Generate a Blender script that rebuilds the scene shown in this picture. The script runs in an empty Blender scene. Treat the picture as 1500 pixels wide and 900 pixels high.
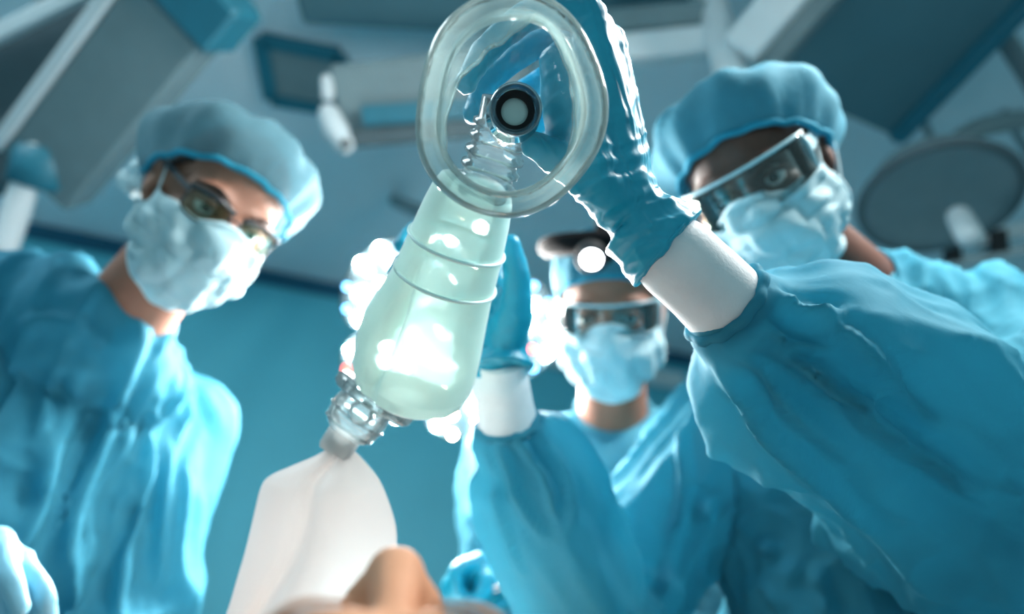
import bpy, bmesh, math, random
import numpy as np
from mathutils import Vector, Matrix

random.seed(7)
scene = bpy.context.scene
COL = scene.collection

# ------------------------------------------------------------------ camera
CAM_Z = 1.0
PITCH = math.radians(33.0)
FPX = 1000.0
cam_d = bpy.data.cameras.new('camera')
cam = bpy.data.objects.new('camera', cam_d)
COL.objects.link(cam)
cam.location = (0, 0, CAM_Z)
cam.rotation_euler = (math.pi / 2 + PITCH, 0, 0)
cam_d.sensor_width = 36.0
cam_d.lens = 36.0 * FPX / 1500.0
cam_d.clip_start = 0.01
cam_d.dof.use_dof = True
cam_d.dof.focus_distance = 0.455
cam_d.dof.aperture_fstop = 2.4
scene.camera = cam

# ------------------------------------------------------------------ view / world
scene.view_settings.view_transform = 'Standard'
scene.view_settings.look = 'None'
scene.view_settings.gamma = 1.0
scene.view_settings.use_curve_mapping = False
scene.view_settings.exposure = 0.0
world = bpy.data.worlds.new('world')
scene.world = world
world.use_nodes = True
wbg = world.node_tree.nodes['Background']
wbg.inputs[0].default_value = (0.46, 0.82, 0.90, 1)
wbg.inputs[1].default_value = 0.44


def lin(r, g, b):
    def f(c):
        c /= 255.0
        return c / 12.92 if c <= 0.04045 else ((c + 0.055) / 1.055) ** 2.4
    return (f(r), f(g), f(b))


R_ = np.array([1.0, 0, 0])
F_ = np.array([0, math.cos(PITCH), math.sin(PITCH)])
U_ = np.array([0, -math.sin(PITCH), math.cos(PITCH)])
C_ = np.array([0, 0, CAM_Z])


def P(px, py, d):
    return C_ + R_ * ((px - 750) / FPX * d) + U_ * ((450 - py) / FPX * d) + F_ * d


def D(x, y, z):
    v = R_ * x + U_ * y - F_ * z
    return v / np.linalg.norm(v)


def onz(px, py, z):
    r = P(px, py, 1.0) - C_
    return C_ + r * ((z - CAM_Z) / r[2])


def A3(*a):
    return np.array(a, float)


def area(name, loc, target, size, power, color, spread=180):
    l = bpy.data.lights.new(name, 'AREA')
    l.shape = 'DISK'; l.size = size; l.energy = power; l.color = color; l.spread = math.radians(spread)
    o = bpy.data.objects.new(name, l)
    COL.objects.link(o)
    o.location = Vector(loc)
    o.rotation_euler = (Vector(target) - Vector(loc)).to_track_quat('-Z', 'Y').to_euler()
    return o


# ------------------------------------------------------------------ materials
def nt_new(name):
    m = bpy.data.materials.new(name)
    m.use_nodes = True
    nt = m.node_tree
    nt.nodes.clear()
    out = nt.nodes.new('ShaderNodeOutputMaterial')
    return m, nt, out


def noise_col(nt, base, var, scale, detail=4, stretch=(1, 1, 1)):
    tc = nt.nodes.new('ShaderNodeTexCoord')
    mp = nt.nodes.new('ShaderNodeMapping')
    mp.inputs['Scale'].default_value = stretch
    nt.links.new(tc.outputs['Object'], mp.inputs[0])
    n = nt.nodes.new('ShaderNodeTexNoise')
    n.inputs['Scale'].default_value = scale
    n.inputs['Detail'].default_value = detail
    nt.links.new(mp.outputs[0], n.inputs['Vector'])
    cr = nt.nodes.new('ShaderNodeValToRGB')
    a = [max(0, c * (1 - var)) for c in base]
    b = [min(1, c * (1 + var)) for c in base]
    cr.color_ramp.elements[0].position = 0.3
    cr.color_ramp.elements[1].position = 0.7
    cr.color_ramp.elements[0].color = (*a, 1)
    cr.color_ramp.elements[1].color = (*b, 1)
    nt.links.new(n.outputs['Fac'], cr.inputs[0])
    return cr.outputs[0], n.outputs['Fac'], mp


def bump(nt, h, dist, strength=0.5):
    b = nt.nodes.new('ShaderNodeBump')
    b.inputs['Distance'].default_value = dist
    b.inputs['Strength'].default_value = strength
    nt.links.new(h, b.inputs['Height'])
    return b.outputs[0]


def mat(name, col, rough=0.5, metal=0.0, var=0.06, scale=20, bdist=0.0, bscale=None, spec=0.5, stretch=(1, 1, 1), coat=0.0):
    m, nt, out = nt_new(name)
    p = nt.nodes.new('ShaderNodeBsdfPrincipled')
    c, h, mp = noise_col(nt, col, var, scale, 4, stretch)
    nt.links.new(c, p.inputs['Base Color'])
    p.inputs['Roughness'].default_value = rough
    p.inputs['Metallic'].default_value = metal
    p.inputs['Specular IOR Level'].default_value = spec
    p.inputs['Coat Weight'].default_value = coat
    if bdist:
        if bscale:
            n2 = nt.nodes.new('ShaderNodeTexNoise')
            n2.inputs['Scale'].default_value = bscale
            n2.inputs['Detail'].default_value = 3
            nt.links.new(mp.outputs[0], n2.inputs['Vector'])
            h = n2.outputs['Fac']
        nt.links.new(bump(nt, h, bdist), p.inputs['Normal'])
    nt.links.new(p.outputs[0], out.inputs[0])
    return m


def cloth(name, col, trans=0.35, clear=0.0, rough=0.8, var=0.1, scale=9, bdist=0.002, bscale=26, tcol=None):
    """thin fabric: light scatters on it and through it"""
    m, nt, out = nt_new(name)
    p = nt.nodes.new('ShaderNodeBsdfPrincipled')
    c, h, mp = noise_col(nt, col, var, scale)
    nt.links.new(c, p.inputs['Base Color'])
    p.inputs['Roughness'].default_value = rough
    p.inputs['Specular IOR Level'].default_value = 0.25
    n2 = nt.nodes.new('ShaderNodeTexNoise')
    n2.inputs['Scale'].default_value = bscale
    n2.inputs['Detail'].default_value = 5
    n2.inputs['Distortion'].default_value = 0.6
    nt.links.new(mp.outputs[0], n2.inputs['Vector'])
    nrm = bump(nt, n2.outputs['Fac'], bdist, 0.6)
    nt.links.new(nrm, p.inputs['Normal'])
    t = nt.nodes.new('ShaderNodeBsdfTranslucent')
    t.inputs[0].default_value = (*(tcol or col), 1)
    nt.links.new(nrm, t.inputs['Normal'])
    mx = nt.nodes.new('ShaderNodeMixShader')
    mx.inputs[0].default_value = trans
    nt.links.new(p.outputs[0], mx.inputs[1])
    nt.links.new(t.outputs[0], mx.inputs[2])
    last = mx
    if clear:
        tr = nt.nodes.new('ShaderNodeBsdfTransparent')
        m2 = nt.nodes.new('ShaderNodeMixShader')
        m2.inputs[0].default_value = clear
        nt.links.new(mx.outputs[0], m2.inputs[1])
        nt.links.new(tr.outputs[0], m2.inputs[2])
        last = m2
    nt.links.new(last.outputs[0], out.inputs[0])
    return m


def plastic(name, tint, milk, milk_col, rough=0.08, blend=0.35, edge=0.6, bscale=0, bdist=0.0, through=0.5):
    """thin clear plastic: see-through, glossy at grazing angles, a little milky"""
    m, nt, out = nt_new(name)
    tr = nt.nodes.new('ShaderNodeBsdfTransparent')
    tr.inputs[0].default_value = (*tint, 1)
    df = nt.nodes.new('ShaderNodeBsdfDiffuse')
    c, h, mp = noise_col(nt, milk_col, 0.05, 30)
    nt.links.new(c, df.inputs[0])
    tl = nt.nodes.new('ShaderNodeBsdfTranslucent')
    tl.inputs[0].default_value = (*milk_col, 1)
    mk = nt.nodes.new('ShaderNodeMixShader')
    mk.inputs[0].default_value = through
    nt.links.new(df.outputs[0], mk.inputs[1])
    nt.links.new(tl.outputs[0], mk.inputs[2])
    lw = nt.nodes.new('ShaderNodeLayerWeight')
    lw.inputs[0].default_value = blend
    mr = nt.nodes.new('ShaderNodeMapRange')
    mr.inputs[1].default_value = 0; mr.inputs[2].default_value = 1
    mr.inputs[3].default_value = milk; mr.inputs[4].default_value = min(1, milk + edge)
    nt.links.new(lw.outputs['Facing'], mr.inputs[0])
    m1 = nt.nodes.new('ShaderNodeMixShader')
    nt.links.new(mr.outputs[0], m1.inputs[0])
    nt.links.new(tr.outputs[0], m1.inputs[1])
    nt.links.new(mk.outputs[0], m1.inputs[2])
    gl = nt.nodes.new('ShaderNodeBsdfGlossy')
    gl.inputs['Roughness'].default_value = rough
    fr = nt.nodes.new('ShaderNodeFresnel')
    fr.inputs[0].default_value = 1.5
    if bdist:
        n2 = nt.nodes.new('ShaderNodeTexNoise')
        n2.inputs['Scale'].default_value = bscale
        n2.inputs['Detail'].default_value = 3
        nt.links.new(mp.outputs[0], n2.inputs['Vector'])
        nrm = bump(nt, n2.outputs['Fac'], bdist, 0.7)
        for nd in (gl, fr, df):
            nt.links.new(nrm, nd.inputs['Normal'])
    m2 = nt.nodes.new('ShaderNodeMixShader')
    nt.links.new(fr.outputs[0], m2.inputs[0])
    nt.links.new(m1.outputs[0], m2.inputs[1])
    nt.links.new(gl.outputs[0], m2.inputs[2])
    nt.links.new(m2.outputs[0], out.inputs[0])
    return m


def emit(name, col, strength):
    m, nt, out = nt_new(name)
    e = nt.nodes.new('ShaderNodeEmission')
    e.inputs[0].default_value = (*col, 1)
    e.inputs[1].default_value = strength
    nt.links.new(e.outputs[0], out.inputs[0])
    return m


M = {}
M['ceiling'] = mat('ceiling_paint', lin(208, 229, 237), 0.6, var=0.04, scale=3)
M['wall'] = mat('wall_paint', lin(84, 186, 208), 0.55, var=0.05, scale=2.5)
M['floor'] = mat('floor_vinyl', lin(150, 180, 190), 0.4, var=0.08, scale=6)
M['trim'] = mat('teal_trim', lin(14, 88, 116), 0.5)
M['gown_r'] = cloth('gown_fabric_blue', lin(62, 148, 172), 0.42, tcol=lin(95, 185, 205))
M['gown_l'] = cloth('gown_fabric_blue_light', lin(56, 138, 164), 0.36, tcol=lin(90, 180, 202))
M['gown_c'] = cloth('gown_fabric_pale', lin(86, 158, 180), 0.4, tcol=lin(95, 180, 200))
M['collar'] = cloth('collar_knit', lin(140, 190, 212), 0.2)
M['cuff'] = mat('white_knit_cuff', lin(225, 228, 230), 0.9, var=0.03, scale=60, bdist=0.0006, bscale=420, stretch=(1, 1, 1))
M['glove'] = mat('blue_nitrile', lin(10, 142, 170), 0.42, var=0.08, scale=30, bdist=0.0009, bscale=150, spec=0.45)
def nitrile(name, col, rough, rot):
    m, nt, out = nt_new(name)
    p = nt.nodes.new('ShaderNodeBsdfPrincipled')
    c, h, mp = noise_col(nt, col, 0.08, 30)
    nt.links.new(c, p.inputs['Base Color'])
    p.inputs['Roughness'].default_value = rough
    p.inputs['Specular IOR Level'].default_value = 0.45
    tc = nt.nodes.new('ShaderNodeTexCoord')
    m2 = nt.nodes.new('ShaderNodeMapping')
    m2.inputs['Rotation'].default_value = rot
    nt.links.new(tc.outputs['Object'], m2.inputs[0])
    m3 = nt.nodes.new('ShaderNodeMapping')
    m3.inputs['Scale'].default_value = (0.22, 0.22, 1.0)
    nt.links.new(m2.outputs[0], m3.inputs[0])
    n = nt.nodes.new('ShaderNodeTexNoise')
    n.noise_type = 'RIDGED_MULTIFRACTAL'
    n.inputs['Scale'].default_value = 105
    n.inputs['Detail'].default_value = 2.5
    n.inputs['Distortion'].default_value = 0.5
    nt.links.new(m3.outputs[0], n.inputs['Vector'])
    nt.links.new(bump(nt, n.outputs['Fac'], 0.004, 0.8), p.inputs['Normal'])
    nt.links.new(p.outputs[0], out.inputs[0])
    return m


M['glove_a'] = nitrile('blue_nitrile_wrinkled', lin(20, 150, 178), 0.42, (math.radians(25), math.radians(-50), 0))
M['glove_pale'] = mat('pale_blue_nitrile', lin(120, 185, 210), 0.4, var=0.06, scale=30, bdist=0.0006, bscale=120)
M['mask'] = cloth('mask_fabric', lin(186, 218, 226), 0.25, var=0.04, scale=25, bdist=0.0012, bscale=60)
M['mask_edge'] = mat('mask_binding', lin(205, 228, 234), 0.8)
M['cap'] = cloth('cap_fabric', lin(84, 160, 182), 0.35, 0.10, var=0.12, scale=30, bdist=0.003, bscale=45)
M['cap_sheer'] = cloth('cap_fabric_sheer', lin(112, 158, 172), 0.35, 0.38, var=0.12, scale=30, bdist=0.003, bscale=45)
M['cap_band'] = cloth('cap_band', lin(50, 160, 190), 0.3)
M['skin_light'] = mat('skin_light', lin(152, 104, 84), 0.55, var=0.08, scale=18, bdist=0.0008, bscale=140)
M['skin_dark'] = mat('skin_dark', lin(84, 52, 40), 0.45, var=0.1, scale=18, bdist=0.0008, bscale=140)
M['skin_pat'] = mat('skin_patient', lin(184, 134, 104), 0.65, var=0.06, scale=18, spec=0.2)
M['lips'] = mat('lips', lin(170, 95, 85), 0.4)
M['eye'] = mat('eye_white', lin(225, 225, 222), 0.2, var=0.02)
M['iris'] = mat('iris_dark', lin(32, 28, 26), 0.15, var=0.1)
M['brow'] = mat('brow_hair', lin(40, 28, 22), 0.7, var=0.2)
M['brow_pale'] = mat('pale_brow_hair', lin(170, 125, 95), 0.7)
M['black'] = mat('black_plastic', lin(20, 24, 27), 0.65, var=0.1)
M['dark'] = mat('dark_frame', lin(30, 40, 46), 0.3, var=0.1)
M['clearframe'] = mat('pale_clear_frame', lin(170, 205, 214), 0.25)
M['lens'] = plastic('eyewear_lens', (0.88, 0.93, 0.93), 0.03, lin(150, 180, 185), 0.04, 0.3, 0.2)
M['lens_g'] = plastic('green_reflection_lens', (0.72, 0.82, 0.74), 0.05, lin(120, 190, 130), 0.05, 0.3, 0.25)  # green reflection put into the lens tint and milky colour
M['metal'] = mat('steel', lin(190, 195, 200), 0.25, 1.0, var=0.04)
M['grey'] = mat('grey_enamel', lin(108, 132, 138), 0.5, var=0.05)
M['greyd'] = mat('dark_grey_enamel', lin(70, 90, 97), 0.55, var=0.06)
M['white'] = mat('white_enamel', lin(206, 218, 222), 0.35, var=0.03)
M['teal'] = mat('teal_plastic', lin(30, 108, 128), 0.5, var=0.06)
M['darkteal'] = mat('dark_teal_panel', lin(74, 116, 128), 0.6, var=0.06, scale=4)
M['green'] = mat('green_plastic', lin(120, 185, 130), 0.4, var=0.08)
M['bag'] = plastic('milky_aqua_bag', (0.90, 0.985, 0.96), 0.62, lin(218, 247, 239), 0.6, 0.4, 0.30, 160, 0.0003, 0.36)
M['ridge'] = mat('bag_ridge', lin(222, 246, 240), 0.4, var=0.03)
M['band'] = mat('black_webbing', lin(14, 16, 18), 0.85, var=0.1, spec=0.08)
M['dome'] = plastic('clear_dome', (0.97, 0.99, 0.99), 0.0, lin(210, 235, 236), 0.05, 0.4, 0.16, 60, 0.002)
M['cushion'] = plastic('clear_cushion', (0.95, 0.985, 0.98), 0.12, lin(215, 240, 238), 0.06, 0.5, 0.6, 45, 0.0015)
M['clearpart'] = plastic('clear_valve', (0.86, 0.92, 0.93), 0.10, lin(190, 205, 210), 0.05, 0.5, 0.6, 60, 0.001)
M['smoke'] = plastic('smoky_connector', (0.40, 0.56, 0.62), 0.25, lin(50, 90, 105), 0.06, 0.5, 0.6)
M['leaf'] = mat('valve_leaf', lin(200, 225, 220), 0.4, var=0.03)
M['reservoir'] = cloth('reservoir_plastic', lin(208, 206, 205), 0.36, 0.05, 0.4, 0.02, 8, 0.002, 14)
M['sheet'] = cloth('table_sheet', lin(205, 225, 230), 0.1)


# ------------------------------------------------------------------ mesh tools
OFF = {}


def world_off(o):
    return OFF.get(o.name, np.zeros(3)) if o else np.zeros(3)


def mk(name, vf, material, parent=None, smooth=True, origin=None, solid=0.0):
    v, f = vf
    v = np.asarray(v, float)
    off = world_off(parent) if parent else (np.asarray(origin, float) if origin is not None else np.zeros(3))
    me = bpy.data.meshes.new(name)
    me.from_pydata((v - off).tolist(), [], [list(map(int, q)) for q in f])
    me.update()
    if smooth:
        me.polygons.foreach_set('use_smooth', [True] * len(me.polygons))
    me.materials.append(material)
    o = bpy.data.objects.new(name, me)
    COL.objects.link(o)
    if parent:
        o.parent = parent
    elif origin is not None:
        o.location = Vector(off)
    OFF[o.name] = off
    if solid:
        s = o.modifiers.new('thickness', 'SOLIDIFY')
        s.thickness = solid; s.offset = 0
    return o


def empty(name, loc, label, cat, group=None):
    o = bpy.data.objects.new(name, None)
    COL.objects.link(o)
    o.location = Vector(loc)
    OFF[o.name] = np.asarray(loc, float)
    o.empty_display_size = 0.1
    o['label'] = label; o['category'] = cat
    if group:
        o['group'] = group
    return o


def tag(o, label, cat, group=None):
    o['label'] = label; o['category'] = cat
    if group:
        o['group'] = group
    return o


def join(*vfs):
    V, Fc, n = [], [], 0
    for v, f in vfs:
        V.append(np.asarray(v, float))
        Fc += [[i + n for i in q] for q in f]
        n += len(v)
    return np.vstack(V), Fc


def unit(v):
    v = np.asarray(v, float)
    return v / max(1e-9, np.linalg.norm(v))


def frame(a, up=None):
    a = unit(a)
    up = np.array([0, 0, 1.0]) if up is None else unit(up)
    if abs(np.dot(a, up)) > 0.98:
        up = np.array([1.0, 0, 0])
    x = unit(np.cross(up, a))
    y = np.cross(a, x)
    return x, y, a


def rings(rs, closed_ends=True, loop=False):
    """list of equal-length point rings -> verts, faces"""
    n = len(rs[0])
    V = np.vstack(rs)
    f = []
    m = len(rs)
    for i in range(m if loop else m - 1):
        a, b = i * n, ((i + 1) % m) * n
        for j in range(n):
            k = (j + 1) % n
            f.append([a + j, a + k, b + k, b + j])
    if closed_ends and not loop:
        f.append(list(range(n))[::-1])
        f.append([(m - 1) * n + j for j in range(n)])
    return V, f


def catmull(pts, rad, sub):
    pts = [np.asarray(p, float) for p in pts]
    rad = list(rad)
    if len(pts) < 3 or sub <= 1:
        if sub <= 1:
            return pts, rad
        q = [pts[0] + (pts[1] - pts[0]) * i / sub for i in range(sub + 1)]
        return q, [rad[0] + (rad[1] - rad[0]) * i / sub for i in range(sub + 1)]
    e = [2 * pts[0] - pts[1]] + pts + [2 * pts[-1] - pts[-2]]
    er = [rad[0]] + rad + [rad[-1]]
    q, r = [], []
    for i in range(1, len(e) - 2):
        p0, p1, p2, p3 = e[i - 1:i + 3]
        for s in range(sub):
            t = s / sub
            q.append(0.5 * (2 * p1 + (p2 - p0) * t + (2 * p0 - 5 * p1 + 4 * p2 - p3) * t * t + (3 * p1 - p0 - 3 * p2 + p3) * t ** 3))
            tt = t * t * (3 - 2 * t)
            r.append(er[i] * (1 - tt) + er[i + 1] * tt)
    q.append(pts[-1]); r.append(rad[-1])
    return q, r


def tube(pts, rad, n=16, sub=6, dome=True, loop=False, flat=1.0, up=None):
    if np.isscalar(rad):
        rad = [rad] * len(pts)
    if loop:
        q = [np.asarray(p, float) for p in pts]; r = list(rad)
    else:
        q, r = catmull(pts, rad, sub)
    m = len(q)
    tang = []
    for i in range(m):
        if loop:
            t = q[(i + 1) % m] - q[i - 1]
        else:
            t = q[min(i + 1, m - 1)] - q[max(i - 1, 0)]
        tang.append(unit(t))
    x, y, _ = frame(tang[0], up)
    cs = [(math.cos(2 * math.pi * j / n), math.sin(2 * math.pi * j / n)) for j in range(n)]
    out = []
    fr = []
    for i in range(m):
        a = tang[i]
        x = unit(x - a * np.dot(x, a))
        y = np.cross(a, x)
        fr.append((x, y))
        out.append(np.array([q[i] + r[i] * (c * x + flat * s * y) for c, s in cs]))
    if dome and not loop:
        pre, post = [], []
        for k in (0.92, 0.7, 0.38):
            h = math.sqrt(1 - k * k)
            pre.append(np.array([q[0] - tang[0] * r[0] * h * 1.0 + r[0] * k * (c * fr[0][0] + flat * s * fr[0][1]) for c, s in cs]))
            post.append(np.array([q[-1] + tang[-1] * r[-1] * h + r[-1] * k * (c * fr[-1][0] + flat * s * fr[-1][1]) for c, s in cs]))
        out = pre[::-1] + out + post
    return rings(out, True, loop)


def ellipsoid(c, r, ax=None, n=20, m=12):
    ax = np.eye(3) if ax is None else np.asarray(ax)
    rs = []
    for i in range(1, m):
        ph = math.pi * i / m
        rs.append(np.array([np.asarray(c) + (math.sin(ph) * math.cos(2 * math.pi * j / n) * r[0]) * ax[0]
                            + (math.sin(ph) * math.sin(2 * math.pi * j / n) * r[1]) * ax[1]
                            - math.cos(ph) * r[2] * ax[2] for j in range(n)]))
    return rings(rs)


def lathe(c, axis, prof, n=40, up=None, closed=True):
    """prof: list of (radius, height along axis)"""
    x, y, a = frame(axis, up)
    rs = [np.array([np.asarray(c) + a * h + r * (math.cos(2 * math.pi * j / n) * x + math.sin(2 * math.pi * j / n) * y) for j in range(n)]) for r, h in prof]
    return rings(rs, closed)


def obox(A, B, w, h, up=None, bev=0.0):
    """bevelled box with axis A->B; w across, h along up"""
    A = np.asarray(A, float); B = np.asarray(B, float)
    x, y, a = frame(B - A, up)
    L = np.linalg.norm(B - A)
    bev = bev or min(w, h, L) * 0.08
    sh = [(w / 2 - bev, h / 2), (w / 2, h / 2 - bev), (w / 2, -h / 2 + bev), (w / 2 - bev, -h / 2),
          (-w / 2 + bev, -h / 2), (-w / 2, -h / 2 + bev), (-w / 2, h / 2 - bev), (-w / 2 + bev, h / 2)]
    rs = []
    for t, s in ((0, bev), (bev, 0), (L - bev, 0), (L, bev)):
        k = []
        for px, py in sh:
            px -= math.copysign(min(s, abs(px)), px); py -= math.copysign(min(s, abs(py)), py)
            k.append(A + a * t + x * px + y * py)
        rs.append(np.array(k))
    return rings(rs)


def remesh(vf, voxel, iters=4, lam=0.5):
    v, f = vf
    me = bpy.data.meshes.new('tmp')
    me.from_pydata(v.tolist(), [], [list(map(int, q)) for q in f])
    me.update()
    o = bpy.data.objects.new('tmp', me)
    COL.objects.link(o)
    md = o.modifiers.new('r', 'REMESH')
    md.mode = 'VOXEL'; md.voxel_size = voxel; md.adaptivity = 0
    dg = bpy.context.evaluated_depsgraph_get()
    m2 = bpy.data.meshes.new_from_object(o.evaluated_get(dg))
    V = np.empty(len(m2.vertices) * 3); m2.vertices.foreach_get('co', V); V = V.reshape(-1, 3)
    E = np.empty(len(m2.edges) * 2, int); m2.edges.foreach_get('vertices', E); E = E.reshape(-1, 2)
    Fq = np.empty(len(m2.loops), int); m2.loops.foreach_get('vertex_index', Fq)
    st = np.empty(len(m2.polygons), int); m2.polygons.foreach_get('loop_start', st)
    tot = np.empty(len(m2.polygons), int); m2.polygons.foreach_get('loop_total', tot)
    if len(tot) and (tot == 4).all():
        Fc = Fq.reshape(-1, 4)
    else:
        Fc = [Fq[s:s + t] for s, t in zip(st, tot)]
    bpy.data.objects.remove(o); bpy.data.meshes.remove(me); bpy.data.meshes.remove(m2)
    V = lap(V, E, iters, lam)
    return V, Fc, E


def lap(V, E, iters, lam=0.5):
    deg = np.bincount(E.ravel(), minlength=len(V)).astype(float)[:, None] + 1e-9
    for _ in range(iters):
        S = np.zeros_like(V)
        for k in range(3):
            S[:, k] = np.bincount(E[:, 0], V[E[:, 1], k], len(V)) + np.bincount(E[:, 1], V[E[:, 0], k], len(V))
        V = V + lam * (S / deg - V)
    return V


def normals(V, Fc):
    Fc = np.asarray(Fc)
    n = np.cross(V[Fc[:, 2]] - V[Fc[:, 0]], V[Fc[:, 3]] - V[Fc[:, 1]])
    N = np.zeros_like(V)
    for k in range(4):
        for c in range(3):
            N[:, c] += np.bincount(Fc[:, k], n[:, c], len(V))
    return N / (np.linalg.norm(N, axis=1)[:, None] + 1e-12)


def vnoise(p, seed=0):
    p = np.asarray(p, float) + seed * 17.31
    i = np.floor(p).astype(np.int64)
    f = p - i
    f = f * f * f * (f * (f * 6 - 15) + 10)

    def h(a, b, c):
        n = (a * 374761393 + b * 668265263 + c * 2147483647 + seed * 1013) & 0xffffffff
        n = ((n ^ (n >> 13)) * 1274126177) & 0xffffffff
        n = ((n ^ (n >> 16)) * 2246822519) & 0xffffffff
        return ((n ^ (n >> 15)) & 0xffff) / 65535.0
    r = 0
    for a in (0, 1):
        for b in (0, 1):
            for c in (0, 1):
                w = (f[:, 0] if a else 1 - f[:, 0]) * (f[:, 1] if b else 1 - f[:, 1]) * (f[:, 2] if c else 1 - f[:, 2])
                r = r + w * h(i[:, 0] + a, i[:, 1] + b, i[:, 2] + c)
    return r


def ridge(p, seed):
    n = vnoise(p, seed)
    return (1 - np.abs(2 * n - 1)) ** 2.6


def bone_coords(V, bones):
    """per bone: weight, local (e1, e2, along)"""
    W, Q = [], []
    for a, b in bones:
        a = np.asarray(a, float); b = np.asarray(b, float)
        L = np.linalg.norm(b - a)
        x, y, ax = frame(b - a)
        d = V - a
        t = d @ ax
        c = a + np.clip(t, 0, L)[:, None] * ax
        dist = np.linalg.norm(V - c, axis=1)
        W.append(np.exp(-dist / 0.04))
        Q.append(np.stack([d @ x, d @ y, t], 1))
    W = np.array(W); W /= W.sum(0) + 1e-12
    return W, Q


def fold(V, Fc, bones, layers, seed=1, damp=None):
    """layers: (amp, freq across, freq along)"""
    N = normals(V, Fc)
    W, Q = bone_coords(V, bones)
    d = np.zeros(len(V))
    for li, (amp, fx, fa) in enumerate(layers):
        for bi in range(len(bones)):
            q = Q[bi] * np.array([fx, fx, fa])
            q = q + 0.35 * (vnoise(Q[bi] * fx * 0.45, seed + 50 + bi)[:, None] - 0.5) * np.array([1.6, 1.6, 0])
            d += W[bi] * amp * (ridge(q, seed + li * 7 + bi) - 0.25)
    if damp:
        for c_, r_ in damp:
            d *= np.clip(np.linalg.norm(V - c_, axis=1) / r_ - 0.45, 0.12, 1)
    return V + N * d[:, None]


def crease(V, Fc, lines):
    """raised cloth creases along polylines that lie on the surface: [(pixel points), height, width]"""
    rel = V - C_
    dz = rel @ F_
    ok = dz > 0.05
    sx = np.where(ok, 750 + FPX * (rel @ R_) / np.where(ok, dz, 1), -9999)
    sy = np.where(ok, 450 - FPX * (rel @ U_) / np.where(ok, dz, 1), -9999)
    N = normals(V, Fc)
    out = V.copy()
    for pts, amp, w in lines:
        q = []
        for px, py in pts:
            near = (np.hypot(sx - px, sy - py) < 14) & ok
            if near.any():
                k = np.where(near)[0][np.argmin(dz[near])]
                q.append(V[k])
        if len(q) < 2:
            continue
        q, _ = catmull(q, [1] * len(q), 8)
        q = np.array(q)
        d = np.full(len(V), 9.0)
        tt = np.zeros(len(V))
        for i in range(len(q) - 1):
            a, b = q[i], q[i + 1]
            ab = b - a
            t = np.clip(((V - a) @ ab) / (ab @ ab + 1e-12), 0, 1)
            di = np.linalg.norm(V - (a + t[:, None] * ab), axis=1)
            m = di < d
            d[m] = di[m]; tt[m] = (i + t[m]) / (len(q) - 1)
        env = np.clip(np.minimum(tt, 1 - tt) * 5 + 0.25, 0, 1)
        out += N * (amp * env * (np.exp(-(d / w) ** 2) - 0.55 * np.exp(-((d / (2.4 * w)) ** 2))))[:, None]
    return out


# ------------------------------------------------------------------ room shell
YAW = math.atan(0.38)
ru = np.array([math.cos(YAW), math.sin(YAW), 0.0])
rv = np.array([-math.sin(YAW), math.cos(YAW), 0.0])
CEIL = 3.0
BACK = 3.02
LEFT, RIGHT, FRONT = -5.5, 6.5, -1.6


def RM(u, v, z):
    return ru * u + rv * v + np.array([0, 0, z])


def struct(name, vf, m, parent=None, smooth=False):
    o = mk(name, vf, m, parent, smooth)
    if not parent:
        o['kind'] = 'structure'
    return o


def slab(c0, c1, c2, c3, thick):
    """quad extruded by vector thick"""
    a = [np.asarray(c) for c in (c0, c1, c2, c3)]
    b = [p + thick for p in a]
    v = np.array(a + b)
    f = [[0, 1, 2, 3], [7, 6, 5, 4], [0, 4, 5, 1], [1, 5, 6, 2], [2, 6, 7, 3], [3, 7, 4, 0]]
    return v, f


zz = np.array([0, 0, 1.0])
struct('floor', slab(RM(LEFT, FRONT, 0), RM(RIGHT, FRONT, 0), RM(RIGHT, BACK, 0), RM(LEFT, BACK, 0), -0.1 * zz), M['floor'])
ceil = struct('ceiling', slab(RM(LEFT, FRONT, CEIL), RM(RIGHT, FRONT, CEIL), RM(RIGHT, BACK, CEIL), RM(LEFT, BACK, CEIL), 0.1 * zz), M['ceiling'])
struct('wall_back', slab(RM(LEFT, BACK, 0), RM(RIGHT, BACK, 0), RM(RIGHT, BACK, CEIL), RM(LEFT, BACK, CEIL), rv * 0.1), M['wall'])
struct('trim_1', slab(RM(LEFT, BACK, CEIL - 0.07), RM(RIGHT, BACK, CEIL - 0.07), RM(RIGHT, BACK, CEIL), RM(LEFT, BACK, CEIL), -rv * 0.03), M['trim'])
# square access hatch in the ceiling with its teal border
hq = [onz(383, 55, CEIL), onz(500, 78, CEIL), onz(500, 160, CEIL), onz(398, 142, CEIL)]
hatch = tag(mk('ceiling_hatch', slab(*[p - zz * 0.002 for p in hq], -0.012 * zz), M['grey'], None, False), 'square ceiling hatch with a teal border above the left surgeon', 'hatch')
for i in range(4):
    a, b = hq[i], hq[(i + 1) % 4]
    mk('border', obox(a - zz * 0.01, b - zz * 0.01, 0.05, 0.03, zz), M['teal'], hatch, False)

# added fill panel in the ceiling, out of view, left of the table
lc = RM(-1.33, 0.72, CEIL - 0.02)
cl = empty('ceiling_fill_light', lc, 'added rectangular fill panel in the ceiling, unseen, left of the table above the frame', 'fill light')
mk('frame', obox(lc - ru * 0.66, lc + ru * 0.66, 0.72, 0.03, zz), M['white'], cl, False)
mk('diffuser', obox(lc - ru * 0.61 - zz * 0.016, lc + ru * 0.61 - zz * 0.016, 0.62, 0.008, zz), emit('ceiling_fill_glow', (0.80, 0.95, 1.0), 15.0), cl, False)

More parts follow.
